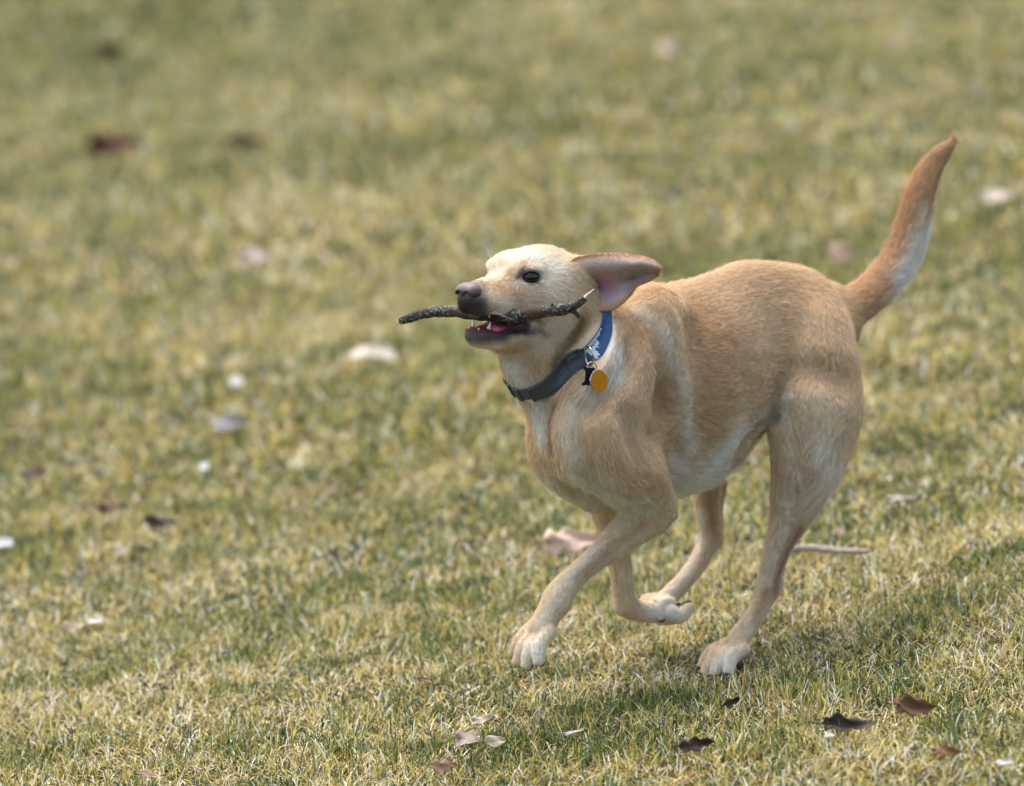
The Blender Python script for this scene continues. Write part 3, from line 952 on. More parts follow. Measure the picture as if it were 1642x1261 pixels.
hc = bpy.data.hair_curves.new("whiskers")
hc.add_curves([4] * len(wk))
wp = np.array([[b0 - DOGLOC + d * (l * q / 3) - HU * 0.003 * (q / 3) ** 2 for q in range(4)] for b0, d, l in wk], np.float32)
hc.attributes["position"].data.foreach_set("vector", wp.ravel()) if "position" in hc.attributes else hc.position_data.foreach_set("vector", wp.ravel())
ra = hc.attributes.get("radius") or hc.attributes.new("radius", 'FLOAT', 'POINT')
ra.data.foreach_set("value", np.tile(np.array([0.00018, 0.00015, 0.0001, 0.00004], np.float32), len(wk)))
hc.materials.append(simple("whisker", srgb(222, 214, 200), 0.4))
wo = bpy.data.objects.new("whiskers", hc); COL.objects.link(wo); wo.parent = dog
tag(wo, kind="stuff")

# ------------------------------------------------------------------ stick in the mouth
stick = bpy.data.objects.new("stick", None); COL.objects.link(stick)
def SP(px, py, v):       # a point on the stick: pixel ray met with a plane across the head at lateral offset v
    d = ray(px, py)
    o = H(0, v, 0)
    t = ((o - CAM) @ HL) / (d @ HL)
    return CAM + d * t
sspec = [(643, 515.5, -0.165, 6.0), (656, 510, -0.15, 7.6), (676, 504, -0.13, 8.0), (700, 500, -0.10, 8.2), (722, 499.5, -0.075, 8.6), (748, 502, -0.045, 9.0), (785, 507, -0.005, 9.5), (815, 507.5, 0.026, 10.5), (842, 505, 0.054, 10.5), (866, 500.5, 0.078, 9.6), (890, 497.5, 0.100, 8.6), (908, 495.0, 0.118, 8.2), (922, 490, 0.130, 7.6)]
stick.location = SP(785, 507, -0.005)
SL = np.array(stick.location)
tag(stick, "dark knobbly bark stick with a forked end, gripped crosswise in the dog's mouth", "stick")
def tube(nodes, seed, sub=6, n=14, rough=0.16, flat_end=False):
    g = np.random.default_rng(seed)
    pts = np.array([a for a, r in nodes]); rs = np.array([r for a, r in nodes])
    m = (len(pts) - 1) * sub + 1
    t = np.linspace(0, len(pts) - 1, m)
    def cr(A):
        out = []
        for x in t:
            i = min(int(x), len(A) - 2); f = x - i
            p0 = A[max(i - 1, 0)]; p1 = A[i]; p2 = A[i + 1]; p3 = A[min(i + 2, len(A) - 1)]
            out.append(0.5 * (2 * p1 + (p2 - p0) * f + (2 * p0 - 5 * p1 + 4 * p2 - p3) * f * f + (3 * p1 - p0 - 3 * p2 + p3) * f ** 3))
        return np.array(out)
    c = cr(pts); r = np.maximum(cr(rs[:, None])[:, 0], 0.0006)
    tan = unit(np.gradient(c, axis=0))
    a = unit(np.cross(tan, np.array([0.2, 0.1, 1.0]))); b = np.cross(tan, a)
    vs = []
    for j in range(n):
        th = 2 * math.pi * j / n
        dirv = a * math.cos(th) + b * math.sin(th)
        q = c + dirv * r[:, None]
        k = 1 + rough * 2 * (vnoise(q * 190 + seed) - 0.5) + rough * 1.6 * (vnoise(q * 430 + seed) - 0.5) + 0.22 * np.maximum(vnoise(c * 60 + seed) - 0.6, 0) * 2
        vs.append(c + dirv * (r * k)[:, None])
    vs = np.stack(vs, 1).reshape(-1, 3)
    fs = []
    for i in range(m - 1):
        for j in range(n):
            fs.append((i * n + j, (i + 1) * n + j, (i + 1) * n + (j + 1) % n, i * n + (j + 1) % n))
    e0 = len(vs); vs = np.vstack([vs, c[0] - tan[0] * r[0] * 0.15, c[-1] + tan[-1] * r[-1] * 0.3])
    for j in range(n):
        fs.append((e0, j, (j + 1) % n)); fs.append((e0 + 1, (m - 1) * n + (j + 1) % n, (m - 1) * n + j))
    return vs, fs
bark_m, n_, l_, b_ = material("bark")
tc = n_.new("ShaderNodeTexCoord")
t1 = n_.new("ShaderNodeTexNoise"); t1.inputs["Scale"].default_value = 260; t1.inputs["Detail"].default_value = 6
l_.new(tc.outputs["Object"], t1.inputs["Vector"])
r1 = n_.new("ShaderNodeValToRGB")
els = r1.color_ramp.elements
els[0].position = 0.34; els[0].color = (0.006, 0.006, 0.006, 1)
els[1].position = 0.72; els[1].color = (*srgb(164, 166, 150), 1)
e = els.new(0.50); e.color = (*srgb(56, 57, 52), 1)
e = els.new(0.60); e.color = (*srgb(104, 108, 96), 1)
l_.new(t1.outputs["Fac"], r1.inputs[0])
t2 = n_.new("ShaderNodeTexNoise"); t2.inputs["Scale"].default_value = 22
l_.new(tc.outputs["Object"], t2.inputs["Vector"])
r2 = n_.new("ShaderNodeValToRGB"); r2.color_ramp.elements[0].position = 0.56; r2.color_ramp.elements[1].position = 0.66
l_.new(t2.outputs["Fac"], r2.inputs[0])
mxc = n_.new("ShaderNodeMix"); mxc.data_type = 'RGBA'
mxc.inputs[7].default_value = (*srgb(70, 48, 34), 1)
l_.new(r2.outputs[0], mxc.inputs[0]); l_.new(r1.outputs[0], mxc.inputs[6]); l_.new(mxc.outputs[2], b_.inputs["Base Color"])
bp = n_.new("ShaderNodeBump"); bp.inputs["Strength"].default_value = 0.9; bp.inputs["Distance"].default_value = 0.002
l_.new(t1.outputs["Fac"], bp.inputs["Height"]); l_.new(bp.outputs[0], b_.inputs["Normal"])
b_.inputs["Roughness"].default_value = 0.8
wood_m = simple("broken_wood", srgb(205, 192, 172), 0.7, noise=0.3, scale=250, bump=0.5)
def spart(name, vs, fs, mat, parent=stick):
    return mesh_obj(name, np.asarray(vs) - SL, fs, mat, parent)
vs, fs = tube([(SP(x, y, v), r / PXM) for x, y, v, r in sspec], 5, rough=0.13)
stem = spart("stem", vs, fs, bark_m)
vs, fs = tube([(SP(918, 491.5, 0.127), 6.5 / PXM), (SP(929, 486, 0.135), 6 / PXM), (SP(938, 478, 0.143), 4.5 / PXM)], 8, rough=0.15)
spart("twig", vs, fs, bark_m)
vs, fs = tube([(SP(909, 495, 0.120), 6 / PXM), (SP(919, 499, 0.126), 4.5 / PXM), (SP(929, 509, 0.131), 2.8 / PXM)], 9, rough=0.15)
spart("twig", vs, fs, bark_m)
vs, fs = tube([(SP(884, 494, 0.095), 4 / PXM), (SP(886, 487, 0.098), 2.6 / PXM)], 10, rough=0.2)
spart("bud", vs, fs, bark_m)
vs, fs = tube([(SP(935, 481, 0.141), 4.2 / PXM), (SP(941, 474, 0.144), 2.4 / PXM), (SP(953, 464, 0.15), 0.8 / PXM)], 12, rough=0.1)
spart("splinter", vs, fs, wood_m)
vs, fs = tube([(SP(649, 513, -0.158), 6.2 / PXM), (SP(644, 515.5, -0.164), 4.5 / PXM), (SP(636, 517.5, -0.171), 0.9 / PXM)], 13, rough=0.35)
spart("broken_end", vs, fs, wood_m)

# ------------------------------------------------------------------ collar
collar = bpy.data.objects.new("collar", None); COL.objects.link(collar)
collar.location = CC
tag(collar, "charcoal and blue webbing dog collar with hanging tags around the dog's neck", "collar")
ca = unit(np.cross(CN, np.array([0, 0, 1.0]))); cb = np.cross(CN, ca)
def skin_r(th, off):
    d = ca * math.cos(th) + cb * math.sin(th)
    o = CC + CN * off
    rr = np.arange(0.16, 0.02, -0.001)
    v = fld.sample(o + d * rr[:, None])
    i = np.argmax(v < 0)
    return rr[i] if v[i] < 0 else 0.05
NA = 160
tha = np.linspace(0, 2 * math.pi, NA, endpoint=False)
rad = np.array([[skin_r(t, o) for o in (-0.0095, 0.0, 0.0095)] for t in tha])
rad = np.maximum(rad, rad.mean(1, keepdims=True) - 0.002)
for _ in range(10):
    rad = (np.roll(rad, 1, 0) + 2 * rad + np.roll(rad, -1, 0)) / 4
def cpoint(t, off, lift):
    x = (t % (2 * math.pi)) / (2 * math.pi) * NA
    i = int(x) % NA; f = x - int(x)
    c = rad[i] * (1 - f) + rad[(i + 1) % NA] * f
    r = np.interp(off, (-0.0095, 0.0, 0.0095), c)
    return CC + CN * off + (ca * math.cos(t) + cb * math.sin(t)) * (r + lift)
def band(t0, t1, w0, w1, lift, thick, n=40, m=5):
    vs, fs = [], []
    for i in range(n + 1):
        t = t0 + (t1 - t0) * i / n
        for lay in (lift, lift + thick):
            for j in range(m + 1):
                vs.append(cpoint(t, w0 + (w1 - w0) * j / m, lay))
    s_ = 2 * (m + 1)
    for i in range(n):
        for j in range(m):
            a = i * s_ + j; b = (i + 1) * s_ + j
            fs.append((a, a + 1, b + 1, b)); fs.append((a + m + 1, b + m + 1, b + m + 2, a + m + 2))
        for j in (0, m):
            a = i * s_ + j; b = (i + 1) * s_ + j
            fs.append((a, b, b + m + 1, a + m + 1))
    for i in (0, n):
        for j in range(m):
            a = i * s_ + j
            fs.append((a, a + 1, a + m + 2, a + m + 1))
    me_v = np.array(vs)
    return me_v, fs
def cpart(name, vs, fs, mat, parent=collar, smooth=False):
    o = mesh_obj(name, np.asarray(vs) - CC, fs, mat, parent, smooth=smooth)
    bm = bmesh.new(); bm.from_mesh(o.data); bmesh.ops.recalc_face_normals(bm, faces=bm.faces); bm.to_mesh(o.data); bm.free()
    return o
# angle of the collar that shows at a given pixel
pth = np.linspace(0, 2 * math.pi, 720, endpoint=False)
cpts = np.array([cpoint(t, 0, 0.004) for t in pth])
cx, cy, cz = project(cpts)
def cang(px, py):
    near = (cpts - CC) @ np.array([0, -1.0, 0]) > -0.03
    d = (cx - px) ** 2 + (cy - py) ** 2 + np.where(near, 0, 1e6)
    return pth[np.argmin(d)]

T_L, T_M, T_R = cang(815, 606), cang(938, 578), cang(972, 512)
web_m = simple("charcoal_webbing", srgb(76, 84, 88), 0.65, noise=0.18, scale=700, bump=0.5)
plastic_m = simple("buckle_plastic", srgb(62, 68, 72), 0.45, spec=0.45, noise=0.1, scale=300)
blue_m = simple("blue_webbing", srgb(38, 74, 118), 0.7, noise=0.3, scale=500, bump=0.5)
white_m = simple("white_print", srgb(205, 210, 220), 0.75, noise=0.12, scale=500)
teal_m = simple("teal_print", srgb(64, 120, 128), 0.7, noise=0.1, scale=400)
metal_m = simple("steel", srgb(205, 200, 190), 0.22, metal=1.0, noise=0.08, scale=300)
vs, fs = band(T_M, T_L + 2 * math.pi, -0.0068, 0.0068, 0.002, 0.0022, 110)
strap = cpart("strap", vs, fs, blue_m); tag(strap, "blue webbing strap with a white jagged print")
vs, fs = band(T_L - 0.05, T_M + 0.02, -0.0098, 0.0098, 0.0022, 0.0024, 50)
cpart("buckle_strap", vs, fs, web_m)
def tmix(f): return T_L + (T_M - T_L) * f
bk, fb = band(tmix(0.36), tmix(0.74), -0.0112, 0.0112, 0.0048, 0.0042, 24)
buckle = cpart("buckle", bk, fb, plastic_m)
for f0, f1, w0, w1 in ((0.36, 0.385, -0.0118, 0.0118), (0.60, 0.625, -0.0112, 0.0112), (0.72, 0.745, -0.0118, 0.0118)):
    vs, fs = band(tmix(f0), tmix(f1), w0, w1, 0.0088, 0.0010, 4)
    cpart("buckle_rib", vs, fs, plastic_m, buckle)
for f0, f1 in ((0.03, 0.07), (0.12, 0.16), (0.22, 0.26)):
    vs, fs = band(tmix(f0), tmix(f1), -0.0114, 0.0114, 0.0044, 0.0022, 4)
    cpart("slider_bar", vs, fs, plastic_m)
vs, fs = band(tmix(0.75), tmix(0.95), -0.0105, 0.0105, 0.0046, 0.0026, 10)
cpart("strap_loop", vs, fs, plastic_m)
vs, fs = band(tmix(0.80), tmix(0.93), 0.0035, 0.0078, 0.0074, 0.0003, 8)
cpart("teal_patch", vs, fs, teal_m)
# jagged white print on the blue strap
jn = 26; jr = random.Random(4)
for i in range(jn):
    f0, f1 = i / jn, (i + 1) / jn
    t0 = T_M + (T_R - T_M) * (0.10 + 0.62 * f0); t1 = T_M + (T_R - T_M) * (0.10 + 0.62 * f1)
    lo_ = -0.0060 + 0.0110 * f0 + jr.uniform(-0.0016, 0.0016)
    if lo_ < 0.0060:
        vs, fs = band(t0, t1, lo_, 0.0066, 0.0043, 0.00025, 2, 3)
        cpart("print_stitch", vs, fs, white_m, strap)
def torus(c, ax, fr_a, R_a, R_b, r, n=40, m=10, arc=2 * math.pi):
    ax = unit(ax); a = unit(fr_a - (fr_a @ ax) * ax); b = np.cross(ax, a)
    vs, fs = [], []
    for i in range(n):
        t = arc * i / n
        rd = a * math.cos(t) * R_a + b * math.sin(t) * R_b
        u = unit(rd)
        for j in range(m):
            q = 2 * math.pi * j / m
            vs.append(c + rd + u * r * math.cos(q) + ax * r * math.sin(q))
    for i in range(n):
        for j in range(m):
            fs.append((i * m + j, ((i + 1) % n) * m + j, ((i + 1) % n) * m + (j + 1) % m, i * m + (j + 1) % m))
    return vs, fs
def frontY(px, py, gap):
    p, d = trace(px, py)
    return p - d * gap if p is not None else P(px, py, -0.2)
rc = frontY(945, 572, 0.016)
vs, fs = torus(rc, unit(np.array([-0.75, -0.45, -0.1])), np.array([0.18, 0, 1.0]), 0.0135, 0.0105, 0.0015)
cpart("d_ring", vs, fs, metal_m, smooth=True)
sc_ = frontY(949, 590, 0.016)
vs, fs = torus(sc_, unit(np.array([0.35, -0.9, 0.1])), np.array([0, 0, 1.0]), 0.0078, 0.0072, 0.0008)
cpart("split_ring", vs, fs, metal_m, smooth=True)
def plate(outline, c, nrm, upd, th):
    nrm = unit(nrm); upd = unit(upd - (upd @ nrm) * nrm); rt = np.cross(upd, nrm)
    n = len(outline); vs = []; fs = []
    bev = th * 0.5
    for (dz, sh) in ((-th, 0.94), (-th + bev * 0.6, 1.0), (th - bev * 0.6, 1.0), (th, 0.94)):
        for x, y in outline: vs.append(c + rt * x * sh + upd * y * sh + nrm * dz)
    for l in range(3):
        for i in range(n): fs.append((l * n + i, l * n + (i + 1) % n, (l + 1) * n + (i + 1) % n, (l + 1) * n + i))
    fs.append(tuple(range(n))[::-1]); fs.append(tuple(range(3 * n, 4 * n)))
    return vs, fs
orange_m = simple("orange_tag_face", srgb(214, 138, 22), 0.32, metal=0.35, noise=0.08, scale=120)
black_m = simple("black_tag", srgb(20, 20, 22), 0.35, metal=0.3)
tcn = frontY(960, 611, 0.014); tn_ = unit(np.array([0.62, -0.78, 0.10])); tu = unit(np.array([-0.30, 0, 1.0]))
circ = [(0.0158 * math.cos(2 * math.pi * i / 40), 0.0162 * math.sin(2 * math.pi * i / 40)) for i in range(40)]
vs, fs = plate(circ, tcn, tn_, tu, 0.0009)
disc = cpart("name_tag", vs, fs, metal_m); tag(disc, "round orange metal tag with a silver rim")
vs, fs = plate([(x * 0.93, y * 0.93) for x, y in circ], tcn + tn_ * 0.0010, tn_, tu, 0.0003)
cpart("tag_face", vs, fs, orange_m, disc)
bo = []
for i in range(48):
    a = 2 * math.pi * i / 48
    x, y = math.cos(a), math.sin(a)
    k_ = abs(y)
    w = 0.0044 + 0.0050 * math.exp(-((k_ - 0.82) / 0.22) ** 2)
    yy = 0.0145 * y * (1 - 0.16 * math.exp(-((abs(y) - 1) / 0.05) ** 2))
    bo.append((w * (1 if x > 0 else -1) * min(1, abs(x) ** 0.5 * 1.2), yy))
bcn = tcn - tn_ * 0.0035 + P(946, 604, tcn[1]) - P(960, 611, tcn[1])
vs, fs = plate(bo, bcn, unit(np.array([0.25, -0.95, 0.05])), unit(np.array([0.12, 0, 1.0])), 0.0008)
bone_ = cpart("bone_tag", vs, fs, black_m); tag(bone_, "black bone-shaped tag")

# ------------------------------------------------------------------ ground and grass
gm, n_, l_, b_ = material("soil")
tc = n_.new("ShaderNodeTexCoord")
t1 = n_.new("ShaderNodeTexNoise"); t1.inputs["Scale"].default_value = 14; t1.inputs["Detail"].default_value = 8
l_.new(tc.outputs["Object"], t1.inputs["Vector"])
r1 = n_.new("ShaderNodeValToRGB")
r1.color_ramp.elements[0].position = 0.35; r1.color_ramp.elements[0].color = (*srgb(28, 32, 16), 1)
r1.color_ramp.elements[1].position = 0.65; r1.color_ramp.elements[1].color = (*srgb(68, 64, 34), 1)
l_.new(t1.outputs["Fac"], r1.inputs[0]); l_.new(r1.outputs[0], b_.inputs["Base Color"])
b_.inputs["Roughness"].default_value = 0.95; b_.inputs["Specular IOR Level"].default_value = 0.1
bp = n_.new("ShaderNodeBump"); bp.inputs["Strength"].default_value = 0.6; bp.inputs["Distance"].default_value = 0.02
l_.new(t1.outputs["Fac"], bp.inputs["Height"]); l_.new(bp.outputs[0], b_.inputs["Normal"])
gx = np.concatenate([-np.geomspace(300, 6.2, 16), np.linspace(-6, 6, 49), np.geomspace(6.2, 300, 16)])
gy = np.concatenate([-np.geomspace(60, 9.2, 8), np.linspace(-9, 32, 120), np.geomspace(33, 500, 16)])
XX, YY = np.meshgrid(gx, gy, indexing='ij')
ZZ = ground_z(XX, YY)
gv = np.stack([XX, YY, ZZ], -1).reshape(-1, 3)
ny = len(gy)
ii, jj = np.meshgrid(np.arange(len(gx) - 1), np.arange(ny - 1), indexing='ij')
a = (ii * ny + jj).ravel()
gf = np.stack([a, a + ny, a + ny + 1, a + 1], 1)
tag(mesh_obj("ground", gv, gf, gm), kind="structure")

PAWXY = L(1150, 1072, 0.071)[:2]
PAL = np.array([srgb(208, 186, 108), srgb(244, 235, 206), srgb(172, 160, 56), srgb(82, 112, 38), srgb(34, 60, 26), srgb(180, 138, 68)]) * np.array([0.98, 0.98, 0.97])
def fbm(p, f):
    return (vnoise(p * f) + 0.5 * vnoise(p * f * 2.1 + 7) + 0.25 * vnoise(p * f * 4.3 + 3)) / 1.75
def blades(y0, y1, dens, wid, len0, len1, segs, seed, margin=0.35):
    g = np.random.default_rng(seed)
    half1 = (y1 + 7.5) * 0.0955 * 1.12 + margin
    area = 2 * half1 * (y1 - y0)
    n = int(area * dens)
    y = g.uniform(y0, y1, n); x = g.uniform(-half1, half1, n)
    ok = np.abs(x) < (y + 7.5) * 0.0955 * 1.12 + margin
    x, y = x[ok], y[ok]; n = len(x)
    p = np.stack([x, y, np.zeros(n)], 1)
    patch = fbm(p + np.array([3.1, 9.2, 0.5]), 7.0)              # tufts of about 10-20 cm
    patch2 = fbm(p + np.array([13.1, 2.2, 4.5]), 1.1)
    fine = fbm(p + np.array([1.7, 5.2, 2.5]), 22.0)
    gr = np.clip(0.33 + 1.8 * (patch - 0.5) + 0.6 * (patch2 - 0.5) + 1.2 * (fine - 0.5), 0.05, 0.90)
    # thin out between tufts
    keep = g.random(n) < np.clip(0.55 + 1.6 * (fine - 0.42), 0.25, 1)
    x, y, p, gr, patch, fine = x[keep], y[keep], p[keep], gr[keep], patch[keep], fine[keep]; n = len(x)
    gr = np.clip(gr + 0.30 * np.exp(-((x + 2.0) / 1.3) ** 2) * sstep(y, 8.0, 13.0), 0.05, 0.95)  # far left: tree shade put into the colour as more green blades
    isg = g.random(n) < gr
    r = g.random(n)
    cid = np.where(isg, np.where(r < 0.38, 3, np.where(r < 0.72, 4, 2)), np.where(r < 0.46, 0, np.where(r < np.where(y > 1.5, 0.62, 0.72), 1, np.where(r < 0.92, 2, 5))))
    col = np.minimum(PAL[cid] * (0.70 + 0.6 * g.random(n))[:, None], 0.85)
    ln = g.uniform(len0, len1, n) * np.where(isg, 0.95, 1.0) * np.clip(0.35 + 1.5 * fbm(p + 31.7, 8.5), 0.5, 1.7)
    az = g.uniform(0, 2 * math.pi, n)
    press = np.exp(-(np.hypot(x - PAWXY[0], y - PAWXY[1]) / 0.055) ** 4)
    ln = ln * (1 - 0.68 * press)
    th0 = np.where(isg, np.abs(g.normal(0.45, 0.35, n)), np.abs(g.normal(0.85, 0.45, n)))
    th0 = np.minimum(th0, 1.45)
    bend = np.where(isg, np.abs(g.normal(0.7, 0.5, n)), np.abs(g.normal(1.1, 0.8, n)))
    w = wid * g.uniform(0.6, 1.25, n)
    hx, hy = np.cos(az), np.sin(az)
    tw = g.normal(0, 0.7, n)
    cur = np.stack([x, y, ground_z(x, y) - 0.003], 1)
    vs = np.zeros((n, 2 * segs + 1, 3), np.float32)
    for k in range(segs + 1):
        f = k / segs
        if k < segs:
            ww = w * (1 - 0.55 * f)
            a_ = az + math.pi / 2 + tw * f
            sd = np.stack([np.cos(a_), np.sin(a_), 0.25 * np.sin(tw)], 1) * (ww / 2)[:, None]
            vs[:, 2 * k] = cur - sd; vs[:, 2 * k + 1] = cur + sd
        else:
            vs[:, 2 * segs] = cur
        th = th0 + bend * (f + 0.5 / segs)
        st = ln / segs
        cur = cur + np.stack([hx * np.sin(th) * st, hy * np.sin(th) * st, np.cos(th) * st], 1)
    m = 2 * segs + 1
    base = (np.arange(n) * m)[:, None]
    tri = []
    for k in range(segs - 1):
        tri += [[2 * k, 2 * k + 1, 2 * k + 3], [2 * k, 2 * k + 3, 2 * k + 2]]
    tri.append([2 * segs - 2, 2 * segs - 1, 2 * segs])
    F_ = (base[:, :, None] + np.array(tri)[None].reshape(1, -1, 3)).reshape(-1, 3) if False else (base[:, None, :] + np.array(tri)[None]).reshape(-1, 3)
    cc = np.repeat(col, m, 0)
    return vs.reshape(-1, 3), F_, cc
if QUICK != "shape":
    q_ = 0.3 if QUICK else 1.0
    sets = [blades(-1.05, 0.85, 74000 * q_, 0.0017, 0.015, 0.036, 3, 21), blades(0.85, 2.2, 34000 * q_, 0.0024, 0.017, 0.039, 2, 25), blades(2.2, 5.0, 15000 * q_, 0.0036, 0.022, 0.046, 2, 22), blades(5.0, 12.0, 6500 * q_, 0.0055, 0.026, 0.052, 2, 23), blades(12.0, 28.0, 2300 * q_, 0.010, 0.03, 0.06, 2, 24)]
    off = 0; av, af, ac = [], [], []
    for v, f, c in sets:
        av.append(v); af.append(f + off); ac.append(c); off += len(v)
    grass_m = tinted("grass", rough=0.45, spec=0.45, trans=0.12)
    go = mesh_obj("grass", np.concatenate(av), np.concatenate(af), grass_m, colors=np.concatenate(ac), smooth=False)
    tag(go, "short mixed green and straw-coloured winter grass covering the ground", "grass", kind="stuff")
    print("GRASS tris", len(go.data.polygons))

# ------------------------------------------------------------------ fallen leaves, chips and twigs in the grass
leaf_m = tinted("dry_leaf", rough=0.6, spec=0.3, trans=0.12, bump=0.4, scale=160, var=0.22)
chip_m = tinted("wood_chip", rough=0.8, spec=0.2, bump=0.5, scale=120, var=0.2)
def leaf(name, px, py, wpx, col, label, back=None, curl=0.6, fold=0.5, yaw=0.0, tilt=0.2, roll=0.0, lobes=3, asp=0.55, seed=0, z=0.022, group=None):
    g = np.random.default_rng(seed + 100)
    c = G(px, py + z * FPX / np.linalg.norm(G(px, py) - CAM) * 0.9)
    dist = np.linalg.norm(c - CAM)
    Ln = wpx * dist / FPX
    c = c + np.array([0, 0, z])
    ns, nt = 26, 9
    back = col if back is None else back
    ph = g.uniform(0, 6); tws = g.uniform(-1.6, 1.6); sgn = 1 if g.random() < 0.5 else -1; piv = g.uniform(0.3, 0.7)
    fr, bk = np.zeros((ns, nt, 3)), np.zeros((ns, nt, 3))
    for i in range(ns):
        s_ = i / (ns - 1)
        env = math.sin(math.pi * min(1, s_ ** 0.75 * 0.97 + 0.02)) ** 0.7
        for j in range(nt):
            t = (j / (nt - 1) - 0.5) * 2
            lob = 1 - 0.42 * (0.5 + 0.5 * math.cos(2 * math.pi * lobes * s_ + ph + (0.7 if t > 0 else 0)))
            hw = asp * 0.5 * Ln * env * (lob if lobes else 1)
            x = (s_ - 0.5) * Ln - 0.10 * Ln * abs(t) * (1 if lobes else 0)
            yv = t * hw
            a = fold * abs(t) * hw / (asp * 0.5 * Ln)
            zz = abs(t) * hw * math.sin(fold * 0.7) * (0.6 + 0.4 * math.sin(5 * s_ + ph)) + 0.045 * Ln * math.sin(7 * s_ + 3 * t + ph) + t * hw * math.sin(tws * (s_ - 0.3))
            yv = t * hw * math.cos(fold * 0.6)
            k_ = curl * (s_ - 0.5)
            xx = x * math.cos(k_ * 0.8); zz = zz + Ln * curl * 0.55 * max(0.0, (s_ - piv) * sgn) ** 1.6
            fr[i, j] = (xx, yv, zz)
    du = np.gradient(fr, axis=0); dv = np.gradient(fr, axis=1); nn = unit(np.cross(du, dv))
    bk = fr - nn * 0.0005
    R = (Matrix.Rotation(yaw, 3, 'Z') @ Matrix.Rotation(-tilt, 3, 'X') @ Matrix.Rotation(roll, 3, 'Y'))
    R = np.array(R)
    vs = np.concatenate([fr.reshape(-1, 3), bk.reshape(-1, 3)]) @ R.T
    o = ns * nt; fs = []
    for i in range(ns - 1):
        for j in range(nt - 1):
            a, b, cc, d = i * nt + j, (i + 1) * nt + j, (i + 1) * nt + j + 1, i * nt + j + 1
            fs.append((a, b, cc, d)); fs.append((o + d, o + cc, o + b, o + a))
    rim = [(i, 0) for i in range(ns)] + [(ns - 1, j) for j in range(1, nt)] + [(i, nt - 1) for i in range(ns - 2, -1, -1)] + [(0, j) for j in range(nt - 2, 0, -1)]
    for (a, b) in zip(rim, rim[1:] + rim[:1]):
        ia, ib = a[0] * nt + a[1], b[0] * nt + b[1]
        fs.append((ib, ia, o + ia, o + ib))
    t_ = np.tile(np.abs(np.linspace(-1, 1, nt)), ns)
    vein = np.exp(-(t_ / 0.16) ** 2)[:, None]
    cf = np.asarray(col) * (1 - 0.25 * vein) ; cb = np.asarray(back) * (1 + 0.25 * vein)
    r = bpy.data.objects.new(name, None); COL.objects.link(r); r.location = c
    mesh_obj("blade", vs, fs, leaf_m, r, colors=np.concatenate([cf, cb]))
    st = np.array([[-0.5 * Ln - 0.0, 0, fr[0, nt // 2, 2]], [-0.58 * Ln, 0.01 * Ln, fr[0, nt // 2, 2] + 0.01 * Ln], [-0.72 * Ln, 0.05 * Ln, fr[0, nt // 2, 2] + 0.0]]) 
    st[0, 0] = fr[1, nt // 2, 0]; st[0, 2] = fr[1, nt // 2, 2]
    tv, tf_ = tube([(p @ R.T, 0.0011 * (1 - 0.2 * q)) for q, p in enumerate(st)], seed + 3, sub=3, n=6, rough=0.05)
    mesh_obj("stalk", tv, tf_, leaf_m, r, colors=np.tile(np.asarray(col) * 0.6, (len(tv), 1)))
    tag(r, label, "leaf", group)
    return r
def chip(name, px, py, wpx, hpx, col, label, cat, seed=0, yaw=0.0, z=0.02, flat=0.75):
    g = np.random.default_rng(seed + 300)
    c = G(px, py + z * FPX / np.linalg.norm(G(px, py) - CAM)); dist = np.linalg.norm(c - CAM)
    Lx = wpx * dist / FPX; Lz = hpx * dist / FPX
    n = 15
    ang_ = np.linspace(0, 2 * math.pi, n, endpoint=False) + g.normal(0, 0.09, n)
    q = np.maximum(np.abs(np.cos(ang_)), np.abs(np.sin(ang_))) ** -0.85
    rr = q * (1 + g.normal(0, 0.10, n))
    ox, oy = np.cos(ang_) * rr * Lx * 0.47, np.sin(ang_) * rr * max(Lz * 0.9, Lx * 0.2) * 0.55
    th_ = max(0.0018, Lz * 0.13); vs = []
    for zz, sc2 in ((-th_, 0.93), (-th_ * 0.6, 1.0), (th_ * 0.6, 0.99), (th_, 0.90)):
        for x_, y_ in zip(ox, oy):
            vs.append((x_ * sc2, y_ * sc2, zz + 0.10 * Lx * math.cos(2.2 * x_ / Lx * 2) - 0.1 * Lx + g.normal(0, th_ * 0.12)))
    fs = [(l_i * n + i, l_i * n + (i + 1) % n, (l_i + 1) * n + (i + 1) % n, (l_i + 1) * n + i) for l_i in range(3) for i in range(n)]
    fs.append(tuple(range(n))[::-1]); fs.append(tuple(range(3 * n, 4 * n)))
    R = np.array(Matrix.Rotation(yaw, 3, 'Z') @ Matrix.Rotation(flat, 3, 'X'))
    o = mesh_obj(name, np.array(vs) @ R.T, fs, chip_m, colors=np.tile(np.asarray(col), (len(vs), 1)), smooth=False)
    o.location = c + np.array([0, 0, z])
    tag(o, label, cat)
    return o
PINK = srgb(206, 178, 162); GREY = srgb(170, 154, 136); BROWN = srgb(122, 86, 58); DKB = srgb(78, 60, 48); PALE = srgb(206, 192, 168); TANL = srgb(172, 138, 106); ORG = srgb(158, 100, 56)
leaf("oak_leaf", 924, 872, 112, srgb(224, 194, 172), "large pinkish-tan lobed leaf lying behind the dog's forelegs", curl=0.5, fold=0.3, yaw=0.45, tilt=-1.05, lobes=3, asp=0.48, seed=1, z=0.04)
leaf("oak_leaf", 1470, 1138, 84, BROWN, "curled rusty brown leaf standing up in the grass beside a pale curled leaf", curl=1.4, fold=0.9, yaw=0.25, tilt=-1.0, seed=2, z=0.03)
leaf("oak_leaf", 1366, 1166, 96, srgb(64, 54, 46), "curled leaf, pale underneath and dark brown on top, near the planted hind paw", back=srgb(190, 176, 152), curl=1.5, fold=1.3, yaw=0.1, tilt=-0.9, seed=3, z=0.03)
